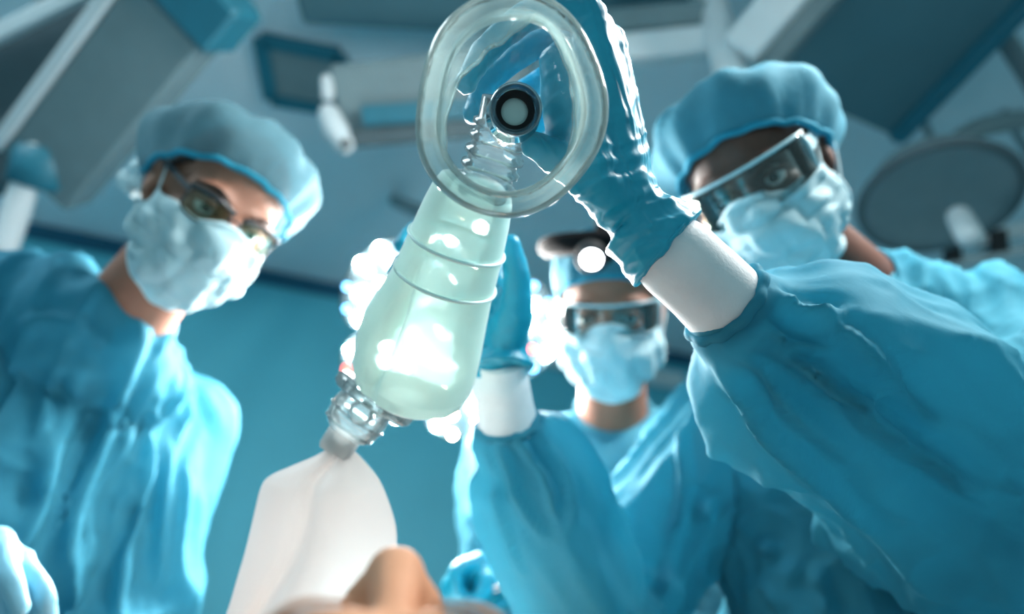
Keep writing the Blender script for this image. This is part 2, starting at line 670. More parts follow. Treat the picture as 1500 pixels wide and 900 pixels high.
# ------------------------------------------------------------------ ceiling equipment
# pendant beam, upper left
A = P(262, 20, 1.55); B = P(70, 262, 1.75)
bm = empty('ceiling_pendant', (A + B) / 2, 'grey ceiling pendant beam with a white edge strip, above the left surgeon', 'pendant')
ax = unit(B - A)
nrm = unit(D(0, -0.25, 1) - ax * np.dot(D(0, -0.25, 1), ax))
side = np.cross(ax, nrm)
if np.dot(side, R_) < 0:
    side = -side
mk('beam', obox(A, B, 0.20, 0.10, nrm), M['grey'], bm, False)
mk('edge_strip', obox(A - side * 0.115 + nrm * 0.045, B - side * 0.115 + nrm * 0.045, 0.03, 0.03, nrm), M['white'], bm, False)
mk('end_cap', obox(A - ax * 0.13, A - ax * 0.003, 0.24, 0.13, nrm), M['teal'], bm, False)
J = P(62, 250, 1.72)
mk('joint', lathe(J, U_ * 0.9 + R_ * 0.2, [(0.05, -0.05), (0.07, -0.04), (0.07, 0.05), (0.05, 0.06)]), M['teal'], bm)
mk('drop_tube', tube([P(52, 225, 1.68), P(30, 290, 1.7), P(0, 380, 1.7)], [0.03, 0.032, 0.032], sub=4), M['white'], bm)
mk('hanger', tube([A - ax * 0.06, A - ax * 0.06 + zz * (CEIL - (A - ax * 0.06)[2] - 0.002)], 0.05, dome=False), M['greyd'], bm)
A = P(150, -55, 1.75); B = P(-120, 170, 1.8)
b2 = empty('ceiling_pendant', (A + B) / 2, 'dark grey ceiling pendant slab with bright rail in the top left corner', 'pendant')
ax = unit(B - A)
nrm = unit(D(0, -0.25, 1) - ax * np.dot(D(0, -0.25, 1), ax))
side = np.cross(ax, nrm)
if np.dot(side, R_) < 0:
    side = -side
mk('slab', obox(A + side * 0.10, B + side * 0.14, 0.26, 0.06, nrm), M['greyd'], b2, False)
mk('rail', obox(P(160, -30, 1.69), P(-60, 80, 1.72), 0.035, 0.04, nrm), M['white'], b2, False)
mk('hanger', tube([A, A + zz * (CEIL - A[2] - 0.002)], 0.05, dome=False), M['greyd'], b2)

# boxy lamp arm, upper centre
A = P(492, 152, 1.95); B = P(760, 120, 2.05)
la = empty('lamp_arm', (A + B) / 2, 'grey boxy lamp arm with a white rounded handle, left of the oxygen mask', 'arm')
up_ = unit(D(0.1, 1, 0.2))
mk('arm_body', obox(A, B, 0.10, 0.20, up_), M['grey'], la, False)
mk('lower_panel', obox(P(500, 205, 1.94), P(740, 185, 2.0), 0.08, 0.05, up_), M['greyd'], la, False)
mk('inset', obox(P(530, 170, 1.89), P(700, 158, 1.95), 0.02, 0.055, up_), M['teal'], la, False)
hd = mk('handle', tube([P(482, 168, 1.88), P(492, 190, 1.86), P(505, 213, 1.85)], [0.030, 0.034, 0.026], n=18), M['white'], la)
mk('handle_hole', lathe(P(506, 211, 1.815), D(0, 0, 1), [(0.002, 0.006), (0.012, 0.006), (0.012, -0.006), (0.002, -0.006)], 20), M['black'], hd)
mk('knuckle', tube([P(479, 118, 1.9), P(480, 140, 1.89)], 0.018), M['white'], la)
mk('hanger', tube([B, A3(B[0], B[1], 2.868)], 0.045, dome=False), M['grey'], la)

# ceiling bulkhead across the top
A = onz(430, -62, 2.93); B = onz(1010, -30, 2.93)
tb = tag(mk('ceiling_bulkhead', obox(A + F_ * 0 , B, 0.36, 0.12, zz), M['darkteal'], None, False), 'dark ceiling bulkhead along the top edge behind the mask', 'bulkhead')

# white column with beams, upper right
base = P(1052, 40, 1.9)
co = empty('equipment_column', base, 'white vertical equipment column with two grey beams above the right surgeon', 'column')
mk('column', tube([A3(base[0], base[1], CEIL - 0.002), A3(base[0], base[1], base[2] - 0.30)], 0.042, n=24, dome=False), M['white'], co)
mk('beam', obox(P(880, 38, 1.97), P(1035, 25, 1.95), 0.08, 0.07, U_), M['grey'], co, False)
mk('beam', obox(P(880, 78, 1.95), P(1035, 62, 1.93), 0.08, 0.075, U_), M['white'], co, False)
mk('diagonal_beam', obox(P(1082, 78, 1.78), P(1200, -60, 1.72), 0.10, 0.075, unit(D(-0.6, -0.5, 0.3))), M['white'], co, False)
mk('diagonal_beam', obox(P(1112, 92, 1.80), P(1235, -50, 1.74), 0.10, 0.07, unit(D(-0.6, -0.5, 0.3))), M['grey'], co, False)

# dark panel, upper right
Z = 2.72
pn = empty('ceiling_panel', onz(1300, 60, Z), 'large dark ceiling panel behind the right surgeon, upper right', 'panel')
q = [onz(1130, 120, Z), onz(1195, -60, Z), onz(1560, -60, Z), onz(1310, 200, Z)]
mk('panel', slab(*q, 0.09 * zz), M['darkteal'], pn, False)
mk('edge', obox(q[2], q[3], 0.05, 0.07, zz), M['teal'], pn, False)
mk('hanger', tube([onz(1400, 0, Z + 0.09), A3(*onz(1400, 0, Z + 0.09)[:2], CEIL - 0.002)], 0.05, dome=False), M['greyd'], pn)

# second lamp head, off, at right
c = P(1372, 285, 1.75)
axis = D(-0.15, -0.75, 0.6)
lh = empty('surgical_lamp', c, 'grey dish lamp switched off, right of the right surgeon', 'lamp')
mk('dish', lathe(c, axis, [(0.02, -0.11), (0.09, -0.10), (0.15, -0.05), (0.18, 0.01), (0.175, 0.03), (0.15, 0.02), (0.02, 0.015)], 40), M['grey'], lh)
mk('rim', tube([c + axis * 0.02 + 0.178 * (math.cos(t) * frame(axis)[0] + math.sin(t) * frame(axis)[1]) for t in np.linspace(0, 2 * math.pi, 40, endpoint=False)], 0.012, n=8, loop=True), M['greyd'], lh)
mk('handle', tube([P(1405, 318, 1.66), P(1420, 345, 1.6)], [0.028, 0.03]), M['white'], lh)
mk('yoke', tube([c - axis * 0.1, P(1430, 190, 1.9), P(1520, 170, 2.0), A3(*P(1530, 150, 2.0)[:2], 2.6), A3(*P(1530, 150, 2.0)[:2], CEIL - 0.01)], 0.028, sub=5), M['grey'], lh)
# wall rail with hung items, right
rl = empty('wall_rail', P(1470, 345, 2.3), 'steel equipment rail with black clamps at the right edge', 'rail')
mk('bar', obox(P(1375, 362, 2.2), P(1580, 318, 2.2), 0.03, 0.045, U_), M['white'], rl, False)
mk('bar', obox(P(1375, 388, 2.2), P(1580, 350, 2.2), 0.03, 0.03, U_), M['metal'], rl, False)
for x in (1392, 1460, 1530):
    mk('clamp', obox(P(x, 350 - (x - 1392) * 0.2, 2.17), P(x + 4, 384 - (x - 1392) * 0.2, 2.17), 0.04, 0.05), M['black'], rl, False)
for x in (1440, 1570):
    b_ = P(x, 375 - (x - 1375) * 0.2, 2.24)
    mk('drop_post', tube([b_, A3(b_[0], b_[1], CEIL - 0.005)], 0.014, dome=False), M['grey'], rl)

# green instrument panel on the back wall, lower left
gp = empty('control_panel', P(305, 880, 2.9), 'dark wall panel with rows of green buttons beside the left surgeon', 'panel')
g0 = P(300, 878, 2.92)
mk('housing', obox(g0 - ru * 0.26, g0 + ru * 0.30, 0.05, 0.26, zz), M['greyd'], gp, False)
for i in range(9):
    for j in range(4):
        cpos = g0 + ru * (-0.22 + i * 0.058) + zz * (0.07 - j * 0.055) - rv * 0.035
        mk('button', ellipsoid(cpos, (0.024, 0.022, 0.022), n=12, m=8), M['green'], gp)
mk('top_bar', obox(g0 - ru * 0.26 + zz * 0.125 - rv * 0.03, g0 + ru * 0.30 + zz * 0.125 - rv * 0.03, 0.03, 0.03, zz), M['black'], gp, False)

# white wall rail, behind the centre surgeon
wr = tag(mk('wall_bumper', obox(RM(1.12, BACK - 0.03, 2.80), RM(2.2, BACK - 0.03, 2.80), 0.05, 0.10, zz), M['white'], None, False), 'pale horizontal wall rail behind the centre surgeon', 'rail')

# ------------------------------------------------------------------ surgical lamp, lit
LC = P(655, 482, 1.42)
LAX = unit(np.array([0.0, 0.30, 1.25]) - LC)


def lit_lamp(name, c, axis, label, power, seed, arm_to, first_angle):
    t = empty(name, c, label, 'lamp', 'twin surgical lamps')
    x, y, a = frame(axis)
    # x, y as seen by whoever looks at the lamp: y up
    x = -x
    rnd = random.Random(seed)
    led = [emit('led_white', (1, 0.97, 0.93), power), emit('led_warm', (1, 0.70, 0.42), power * 0.06), emit('led_red', (1, 0.14, 0.10), 8),
           emit('led_blue', (0.2, 0.6, 1.0), 8)]
    first = {}
    mk('hub', lathe(c, a, [(0.02, -0.08), (0.07, -0.07), (0.085, -0.03), (0.08, 0.005), (0.02, 0.012)], 40), M['white'], t)
    for k in range(5):
        q = first_angle + 2 * math.pi * k / 5
        e1 = math.cos(q) * x + math.sin(q) * y          # outwards
        e2 = -math.sin(q) * x + math.cos(q) * y         # along the circle
        mc = c + e1 * 0.167
        o = []
        for rr, h in ((0.02, -0.055), (0.6, -0.05), (0.95, -0.02), (1.0, 0.0), (0.98, 0.006), (0.9, 0.007), (0.02, 0.007)):
            o.append(np.array([mc + a * h + e1 * 0.066 * rr * math.cos(w) + e2 * 0.104 * rr * math.sin(w) for w in np.linspace(0, 2 * math.pi, 40, endpoint=False)]))
        pod = mk('led_pod', rings(o), M['greyd'], t)
        mk('spoke', obox(c + e1 * 0.06 - a * 0.03, c + e1 * 0.12 - a * 0.03, 0.05, 0.03, a), M['grey'], t, False)
        for rr, n in ((0.0, 1), (0.48, 5), (0.86, 10)):
            for j in range(n):
                w = 2 * math.pi * (j + 0.25 * rnd.random()) / n
                p = mc + a * 0.009 + e1 * 0.066 * rr * math.cos(w) + e2 * 0.104 * rr * math.sin(w)
                i = rnd.choices([0, 1, 2, 3], [0.52, 0.12, 0.20, 0.16])[0]
                if i not in first:
                    v, f = lathe(np.zeros(3), a, [(0.0078, 0.002), (0.004, 0.0022), (0.0003, 0.0022)], 16, None, False)
                    d = mk('led', (v + OFF[t.name], f), led[i], pod)
                    first[i] = d
                else:
                    d = first[i].copy(); COL.objects.link(d); d.parent = pod
                d.location = Vector(p - c)
    mk('handle', lathe(c, a, [(0.02, 0.01), (0.024, 0.03), (0.022, 0.09), (0.012, 0.105)], 24), M['white'], t)
    b = c - a * 0.07
    mk('arm', tube([b, b - a * 0.06 + zz * 0.06, b - a * 0.10 + zz * 0.30, np.asarray(arm_to, float)], 0.025, sub=6), M['grey'], t)
    return t


lit_lamp('surgical_lamp', LC, LAX, 'round surgical lamp with glowing coloured LEDs behind the squeeze bag', 2500, 3, A3(-0.5, 2.2, 2.97), math.radians(30))
L2 = A3(0.75, 0.42, 2.15)
lit_lamp('surgical_lamp', L2, unit(A3(-0.1, 0.65, 1.25) - L2), 'round surgical lamp overhead, above the frame', 1700, 5, A3(1.1, 0.2, 2.97), math.radians(90))


# ------------------------------------------------------------------ people
def head_frame(c, f, u):
    ey = -unit(f)
    ez = unit(u - ey * np.dot(u, ey))
    ex = np.cross(ey, ez)
    return lambda x, y, z: np.asarray(c) + x * ex + y * ey + z * ez, np.array([ex, ey, ez])


def head_union(H, ax):
    L = []
    L.append(ellipsoid(H(0, 0.008, 0.030), (0.074, 0.094, 0.088), ax))
    L.append(ellipsoid(H(0, -0.030, -0.040), (0.060, 0.062, 0.076), ax))
    L.append(ellipsoid(H(0, -0.052, -0.094), (0.034, 0.032, 0.024), ax))
    L.append(tube([H(-0.055, 0.01, -0.05), H(-0.045, -0.03, -0.085), H(0, -0.062, -0.1), H(0.045, -0.03, -0.085), H(0.055, 0.01, -0.05)], 0.017, 12, 4))
    L.append(tube([H(0, -0.086, 0.008), H(0, -0.104, -0.022), H(0, -0.108, -0.034)], [0.009, 0.011, 0.014], 12, 4))
    for s in (-1, 1):
        L.append(ellipsoid(H(s * 0.013, -0.096, -0.037), (0.010, 0.012, 0.008), ax, 12, 8))
        L.append(tube([H(s * 0.012, -0.084, 0.020), H(s * 0.034, -0.080, 0.024), H(s * 0.058, -0.058, 0.015)], [0.010, 0.010, 0.008], 10, 4))
        L.append(ellipsoid(H(s * 0.045, -0.058, -0.028), (0.020, 0.020, 0.018), ax, 14, 8))
        L.append(ellipsoid(H(s * 0.077, 0.016, -0.012), (0.008, 0.019, 0.033), ax, 14, 10))
        L.append(tube([H(s * 0.079, 0.012, 0.018), H(s * 0.085, 0.030, 0.010), H(s * 0.083, 0.030, -0.02), H(s * 0.076, 0.012, -0.042)], 0.0045, 8, 4))
    L.append(tube([H(-0.022, -0.082, -0.064), H(0, -0.093, -0.062), H(0.022, -0.082, -0.064)], 0.007, 10, 4))
    L.append(tube([H(-0.018, -0.082, -0.074), H(0, -0.090, -0.074), H(0.018, -0.082, -0.074)], 0.007, 10, 4))
    return L


def eyes(H, ax, parent, lid):
    for s in (-1, 1):
        e = mk('eye', ellipsoid(H(s * 0.032, -0.071, 0.003), (0.0125, 0.0125, 0.0125), ax, 16, 10), M['eye'], parent)
        g = unit(H(0, -1, -0.1) - H(0, 0, 0))
        mk('iris', lathe(H(s * 0.032, -0.071, 0.003) + g * 0.0112, g, [(0.0062, -0.0012), (0.0058, 0.001), (0.003, 0.0018), (0.0004, 0.002)], 18), M['iris'], e)
        mk('eyelid', tube([H(s * 0.018, -0.080, 0.006), H(s * 0.032, -0.0865, 0.0115), H(s * 0.047, -0.077, 0.006)], [0.003, 0.0042, 0.003], 8, 5), lid, parent)
        mk('eyebrow', tube([H(s * 0.016, -0.094, 0.022), H(s * 0.034, -0.0905, 0.029), H(s * 0.056, -0.068, 0.022)], [0.003, 0.004, 0.002], 8, 5, flat=0.6), M['brow'], parent)


def surgical_mask(H, ax, parent, seed, puff=0.012):
    nu, nv = 49, 40
    V = []
    rnd = np.random.RandomState(seed)
    ph = rnd.rand(4) * 6
    for j in range(nv):
        v = j / (nv - 1)
        for i in range(nu):
            u = 2 * i / (nu - 1) - 1
            p = u * math.radians(80)
            s2 = math.sin(p) ** 2
            zt = 0.004 - 0.022 * s2 - 0.010 * math.exp(-((abs(u) - 0.38) / 0.18) ** 2)
            zb = -0.133 + 0.036 * s2
            z = zt + (zb - zt) * v
            rx = 0.074 * (1 - 0.20 * v * v) + 0.004
            ry = 0.088 + puff * math.sin(math.pi * min(1, v * 1.05)) - 0.022 * v * v
            nose = 0.017 * math.exp(-(p / 0.34) ** 2) * math.exp(-((v - 0.22) / 0.22) ** 2)
            saw = 0
            for k, vc in enumerate((0.30, 0.47, 0.64)):
                d = (v - vc) / 0.05
                saw += 0.0035 * (1 / (1 + math.exp(-max(-30, min(30, d * 2.5)))) - 0.5) * math.exp(-(d / 3) ** 2)
            wr = 0.0022 * math.sin(9 * u + 6 * v + ph[0]) * v + 0.0018 * math.sin(17 * u - 9 * v + ph[1])
            r = 1 + 0
            x = rx * math.sin(p)
            y = -0.022 - (ry + nose + saw + wr) * math.cos(p) * (1 if True else r)
            x += (saw + wr + 0.5 * puff * math.sin(math.pi * v)) * math.sin(p)
            if v > 0.86:
                y += 0.10 * (v - 0.86)
            V.append(H(x, y, z))
    F = [[j * nu + i, j * nu + i + 1, (j + 1) * nu + i + 1, (j + 1) * nu + i] for j in range(nv - 1) for i in range(nu - 1)]
    V = np.array(V)
    Nn = normals(V, F)
    V = V + Nn * (0.007 * (ridge((V @ ax.T) * np.array([22, 10, 42]), seed) - 0.4) + 0.004 * (ridge((V @ ax.T) * np.array([60, 20, 40]), seed + 3) - 0.4))[:, None]
    m = mk('face_mask', (V, F), M['mask'], parent, solid=0.0012)
    V = np.array(V)
    mk('nose_strip', tube([V[nu * 1 + i] for i in range(6, nu - 6, 3)], 0.0022, 8, 2), M['mask_edge'], m)
    mk('lower_hem', tube([V[nu * (nv - 1) + i] for i in range(0, nu, 3)], 0.0018, 8, 2), M['mask_edge'], m)
    for s, i in ((-1, 0), (1, nu - 1)):
        top = V[nu * 0 + i]; bot = V[nu * (nv - 1) + i]
        mk('side_hem', tube([V[nu * j + i] for j in range(0, nv, 4)], 0.0022, 8, 2), M['mask_edge'], m)
        mk('ear_loop', tube([top, H(s * 0.081, 0.012, 0.020), H(s * 0.090, 0.038, 0.002), H(s * 0.084, 0.026, -0.035), bot], 0.0014, 8, 6), M['mask_edge'], m)
    return m


def cap(H, ax, parent, seed, vol=1.0, knot=None, amp=1.0, fr=0.048, top=0.108, fb=0.1075, nape=0.035, wide=0.0815, fabric=None):
    nt, nr = 96, 26
    c0 = A3(0, 0.005, (fr - nape) / 2)
    n = unit(A3(0, (fr + nape), 0.19))
    b = unit(np.cross(A3(1, 0, 0), n)) * -1
    if b[1] < 0:
        b = -b
    rs = []
    rnd = np.random.RandomState(seed)
    for j in range(nr):
        ph = (j / (nr - 1)) * math.radians(88)
        puff = 1 + 0.13 * vol * math.sin(min(math.pi, ph * 2.2)) * 1.0
        rad = math.cos(ph) ** 0.72 * puff
        L = []
        for i in range(nt):
            t = 2 * math.pi * i / nt
            back = 0.5 + 0.5 * math.sin(t)
            g = 0.009 * amp * math.sin(19 * t + 2 * math.sin(3 * t + seed)) * math.exp(-(ph / 0.35) ** 2) \
                + 0.022 * amp * math.sin(7 * t + 3 * ph + seed) * math.sin(ph * 2) + 0.012 * amp * math.sin(13 * t - 5 * ph + seed)
            k = rad * (1 + g) * (1 + 0.12 * vol * back * math.sin(2 * ph))
            p = c0 + A3(1, 0, 0) * (wide * k * math.cos(t)) + b * ((0.1075 if math.sin(t) > 0 else fb + (0.1075 - fb) * min(1, ph / 0.7)) * k * math.sin(t)) + n * (top * math.sin(ph) * (1 + 0.5 * g))
            L.append(H(*p))
        rs.append(np.array(L))
    o = mk('surgical_cap', rings(rs, False), fabric or M['cap'], parent, solid=0.0012)
    mk('elastic_band', tube(list(rs[0]), 0.0042, 8, loop=True), M['cap_band'], o)
    if knot is not None:
        parts = []
        for k in range(9):
            d = unit(rnd.randn(3))
            d = A3(d[0] * 0.012, d[1] * 0.016, d[2] * 0.026)
            p = A3(*knot) + d
            parts.append(ellipsoid(H(*p), (0.012 * (0.7 + 0.6 * rnd.rand()), 0.016 * (0.7 + 0.6 * rnd.rand()), 0.012), ax, 12, 8))
        v, f, E = remesh(join(*parts), 0.002, 2)
        v = fold(v, f, [(H(*knot), H(*(A3(*knot) + A3(0, 0.03, 0))))], [(0.005, 160, 60)], seed)
        mk('tie_knot', (v, f), M['mask_edge'], o)
    return o


def hair(H, parent, m, fr=0.080, nape=0.075, wide=0.0790, fb=0.089, top=0.098):
    c0 = A3(0, 0.006, (fr - nape) / 2)
    n = unit(A3(0, fr + nape, 0.19))
    b = unit(np.cross(A3(1, 0, 0), n))
    if b[1] < 0:
        b = -b
    rs = []
    for j in range(16):
        ph = j / 15 * math.radians(88)
        L = []
        for i in range(72):
            t = 2 * math.pi * i / 72
            k = math.cos(ph) ** 0.8 * (1 + 0.010 * math.sin(31 * t + 4 * ph))
            r = 0.103 if math.sin(t) > 0 else fb + (0.103 - fb) * min(1, ph / 0.8)
            L.append(H(*(c0 + A3(1, 0, 0) * (wide * k * math.cos(t)) + b * (r * k * math.sin(t)) + n * (top * math.sin(ph)))))
        rs.append(np.array(L))
    return mk('hair', rings(rs, False), m, parent, solid=0.003)


def wrap_glasses(H, ax, parent, frame_m, zc=0.004, hh=0.024, thick=0.0022, rise=0.0, temple=0.006):
    nu, nv = 41, 8
    V = []
    ang = math.radians(68)

    def pt(u, v, e=0.0):
        p = u * ang
        z = zc + hh * v * (1 - 0.25 * u * u if v < 0 else 1 - 0.12 * u * u)
        if v < 0:
            z += 0.012 * math.exp(-(u / 0.13) ** 2) * (-v)
        return H((0.079 + e) * math.sin(p), -0.026 - (0.088 + e) * math.cos(p) + 0.004 * v, z)
    for j in range(nv):
        for i in range(nu):
            V.append(pt(2 * i / (nu - 1) - 1, 2 * j / (nv - 1) - 1))
    F = [[j * nu + i, j * nu + i + 1, (j + 1) * nu + i + 1, (j + 1) * nu + i] for j in range(nv - 1) for i in range(nu - 1)]
    g = mk('safety_glasses', (np.array(V), F), M['lens'], parent, solid=0.0015)
    mk('brow_bar', tube([pt(u, 1.03, 0.001) for u in np.linspace(-1, 1, 17)], thick, 8, 2), frame_m, g)
    mk('lower_rim', tube([pt(u, -1.0, 0.001) for u in np.linspace(-1, 1, 17)], thick * 0.5, 8, 2), frame_m, g)
    for s in (-1, 1):
        a = pt(s, 0.25)
        mk('temple', obox(a, H(s * 0.084, 0.02, 0.014), 0.003, temple * 2, ax[2]), frame_m, g, False)
        mk('side_shield', tube([pt(s, 1.0), pt(s, 0.3, 0.002), pt(s, -1.0)], thick, 8, 4), frame_m, g)
    return g


def spectacles(H, ax, parent):
    g = None
    for s in (-1, 1):
        loop = []
        for k in range(32):
            t = 2 * math.pi * k / 32
            cx, sx = math.cos(t), math.sin(t)
            ex = math.copysign(abs(cx) ** 0.6, cx); ez = math.copysign(abs(sx) ** 0.6, sx)
            x = s * 0.034 + 0.0265 * ex
            y = -0.103 + 0.010 * ((abs(x) - 0.006) / 0.055) ** 2 * 1.6
            loop.append(H(x, y, 0.002 + 0.0175 * ez))
        f = tube(loop, 0.0015, 8, loop=True)
        if g is None:
            g = mk('eyeglasses', f, M['dark'], parent)
        else:
            mk('lens_frame', f, M['dark'], g)
        cc = np.mean(loop, 0)
        v = np.vstack([np.array(loop), cc + (H(0, -0.003, 0) - H(0, 0, 0))])
        mk('lens', (v, [[i, (i + 1) % 32, 32] for i in range(32)]), M['lens_g'], g)
        mk('top_bar', tube([H(s * 0.008, -0.1045, 0.017), H(s * 0.034, -0.1025, 0.021), H(s * 0.061, -0.089, 0.017)], 0.0032, 8, 5), M['dark'], g)
        mk('temple', obox(H(s * 0.061, -0.089, 0.010), H(s * 0.085, 0.02, 0.014), 0.003, 0.007, ax[2]), M['dark'], g, False)
    mk('bridge', tube([H(-0.009, -0.103, 0.006), H(0, -0.106, 0.010), H(0.009, -0.103, 0.006)], 0.0018, 8, 5), M['dark'], g)
    return g


def arm_chain(sh, el, wr):
    return [sh, (sh + el) / 2, el, (el + wr) / 2, wr]


def person(label, hc, f, u, shs, els, wrs, neck, skin, gown_m, sleeve=None, voxel=0.0055, seed=1, gown_v=0.006, folds=None, group='surgeons', hipback=0.1, lean=None, creases=None):
    """shs/els/wrs: two entries, [image-left side, image-right side]"""
    hc = np.asarray(hc)
    mid = (shs[0] + shs[1]) / 2
    pel = A3(mid[0], mid[1] + hipback, 0.95)
    if lean is not None:
        pel = A3(mid[0] + lean[0], mid[1] + lean[1], 0.95)
    t = empty('person', (pel[0], pel[1], 0), label, 'person', group)
    H, ax = head_frame(hc, f, u)
    lat = unit(shs[1] - shs[0])
    L = head_union(H, ax)
    L.append(tube([H(0, 0.018, -0.03), H(0, 0.014, -0.09), neck], [0.056, 0.054, 0.062], 18, 5))
    L.append(tube([shs[0] - zz * 0.01, neck - zz * 0.05, shs[1] - zz * 0.01], [0.034, 0.050, 0.034], 16, 4))
    for s in (-0.085, 0, 0.085):
        L.append(tube([mid + lat * s - zz * 0.06, mid * 0.5 + pel * 0.5 + lat * s * 0.9, pel + lat * s], [0.088, 0.085, 0.09], 18, 5))
    for k in (0, 1):
        if wrs[k] is not None:
            if sleeve and sleeve[k] is not None:
                pp = [np.asarray(p_) for p_ in sleeve[k][0]]
                L.append(tube(pp, [0.036, 0.034, 0.034, 0.032, 0.026, 0.016], 16, 5))
            else:
                L.append(tube(arm_chain(shs[k], els[k], els[k] * 0.12 + wrs[k] * 0.88), [0.036, 0.036, 0.034, 0.026, 0.014], 16, 5))
        s = -1 if k == 0 else 1
        hip = pel + lat * s * 0.085
        ft = A3(hip[0], hip[1], 0.09)
        L.append(tube([hip, A3(hip[0], hip[1] - 0.01, 0.52), A3(hip[0], hip[1] + 0.02, 0.30), ft], [0.085, 0.058, 0.055, 0.038], 16, 5))
        toe = unit(A3(f[0], f[1], 0))
        L.append(tube([ft - zz * 0.045, ft - zz * 0.05 + toe * 0.14], [0.042, 0.036], 14, 3))
    v, fc, E = remesh(join(*L), voxel, 4)
    # eye sockets
    for s in (-1, 1):
        d = np.linalg.norm(v - H(s * 0.031, -0.085, 0.003), axis=1)
        v = v + (0.010 * np.exp(-(d / 0.013) ** 2))[:, None] * ax[1]
    mk('body', (v, fc), skin, t)
    eyes(H, ax, t, skin)
    # gown
    G = []
    hem = A3(pel[0], pel[1], 0.42)
    G.append(tube([shs[0], neck - zz * 0.048, shs[1]], [0.072, 0.076, 0.072], 18, 4))
    for s in (-0.11, 0, 0.11):
        G.append(tube([mid + lat * s * 0.9 - zz * 0.075, (mid + pel) / 2 + lat * s, pel + lat * s, hem + lat * s * 1.2], [0.103, 0.115, 0.125, 0.14], 20, 5))
    ends = []
    bones = [(mid + zz * 0.1, pel), (pel, hem)]
    for k in (0, 1):
        if wrs[k] is None:
            continue
        path = sleeve[k] if sleeve and sleeve[k] is not None else None
        if path is None:
            path = ([shs[k], (shs[k] + els[k]) / 2, els[k], els[k] * 0.45 + wrs[k] * 0.55, els[k] * 0.12 + wrs[k] * 0.88], [0.075, 0.075, 0.075, 0.064, 0.040])
        G.append(tube(path[0], path[1], 20, 6))
        ends.append((path[0][-1], 0.075))
        for a, b in zip(path[0][:-1], path[0][1:]):
            bones.append((a, b))
    v, fc, E = remesh(join(*G), gown_v, 6)
    v = fold(v, fc, bones, folds or [(0.030, 14, 1.6), (0.011, 34, 5)], seed, ends)
    if creases:
        v = crease(v, fc, creases)
    v = lap(v, E, 1, 0.4)
    g = mk('gown', (v, fc), gown_m, t)
    return t, H, ax, g, mid, pel


def collar(H, neck, parent, ax, m, tilt=None, h=0.05, r=0.066):
    a = unit((H(0, 0.02, -0.09) - neck) if tilt is None else tilt)
    v, f = lathe(neck - a * 0.015, a, [(r + 0.016, -0.02), (r + 0.004, 0.0), (r - 0.002, h * 0.5), (r, h), (r - 0.004, h), (r - 0.006, h * 0.5), (r, 0)], 48, None, False)
    v = v + 0.006 * (vnoise(v * 26, 4)[:, None] - 0.5) * unit(a + A3(0.4, 0.3, 0))
    return mk('collar', (v, f), m, parent)


def hand(name, parent, m, wrist, fore, mcps, fingers, thumb, seed=1, rf=0.0095, voxel=0.0017, wr=0.027, cuffr=0.034, palm_n=None, dirw=None, wamp=0.0011, extra=()):
    """gloved hand: palm of chains wrist->knuckle, four bent fingers, a thumb leaving the side of the palm"""
    L = []
    lat = unit(mcps[0] - mcps[3])
    n = 4
    rads = [0.0125, 0.0125, 0.012, 0.0112]
    ws = [wrist + lat * (0.016 - 0.0107 * i) for i in range(4)]
    for i in range(4):
        L.append(tube([ws[i], (ws[i] + mcps[i]) / 2, mcps[i]], [0.019, 0.0165, rads[i]], 14, 4))
        if i < 3:
            a = (ws[i] + ws[i + 1]) / 2; b = (mcps[i] + mcps[i + 1]) / 2
            L.append(tube([a, (a + b) / 2, b], [0.019, 0.0165, 0.0115], 14, 4))
    L.append(tube([wrist * 0.75 + mcps[0] * 0.25, thumb[0], thumb[0] * 0.5 + mcps[0] * 0.5], [0.019, 0.019, 0.013], 14, 4))
    for i, ch in enumerate(fingers):
        k = (1.0, 1.03, 0.97, 0.86)[i] * rf
        L.append(tube([mcps[i]] + list(ch), [k * 1.2, k * 1.06, k * 0.96, k * 0.84][:len(ch) + 1], 14, 5))
    L.append(tube([wrist * 0.6 + thumb[0] * 0.4] + list(thumb), [0.019, 0.0175, 0.0125, 0.0095][:len(thumb) + 1], 14, 5))
    far = fore + unit(fore - wrist) * 0.006
    L.append(tube([wrist, wrist * 0.5 + fore * 0.5, far], [wr, (wr + cuffr) / 2 - 0.001, cuffr + 0.0015], 24, 6, dome=False))
    for p_, r_ in extra:
        L.append(tube(p_, r_, 14, 5))
    v, fc, E = remesh(join(*L), voxel, 5)
    N = normals(v, fc)
    # glove wrinkles: fine ridges running across the wrist and palm, fewer on the fingers
    ax_ = unit(fore - np.mean(mcps, 0)) if dirw is None else unit(dirw)
    x, y, a = frame(ax_)
    q = np.stack([(v - wrist) @ x, (v - wrist) @ y, (v - wrist) @ a], 1)
    near = np.exp(-(np.linalg.norm(v - wrist, axis=1) / 0.06) ** 2) * 0.8 + 0.42
    warp = vnoise(q * 25, seed)
    d = wamp * 1.7 * near * (ridge(np.stack([q[:, 0] * 26, q[:, 1] * 26, q[:, 2] * 150 + warp * 2.2], 1), seed + 1) - 0.35)
    d += wamp * 1.3 * near * (ridge(np.stack([q[:, 0] * 60, q[:, 1] * 60, q[:, 2] * 60 + warp * 2], 1), seed + 2) - 0.35)
    # looser, wavier towards the open end
    fl = np.clip(((v - wrist) @ unit(fore - wrist)) / np.linalg.norm(fore - wrist), 0, 1)
    d += 0.0035 * fl * (vnoise(q * np.array([45, 45, 30]), seed + 9) - 0.5)
    v = lap(v + N * d[:, None], E, 2, 0.5)
    o = mk(name, (v, fc), m, parent)
    x, y, a = frame(fore - wrist)
    edge = [fore + a * 0.0035 + (cuffr - 0.0002) * (math.cos(t) * x + math.sin(t) * y) for t in np.linspace(0, 2 * math.pi, 48, endpoint=False)]
    mk('rolled_edge', tube(edge, 0.0013, 8, loop=True), m, o)
    return o


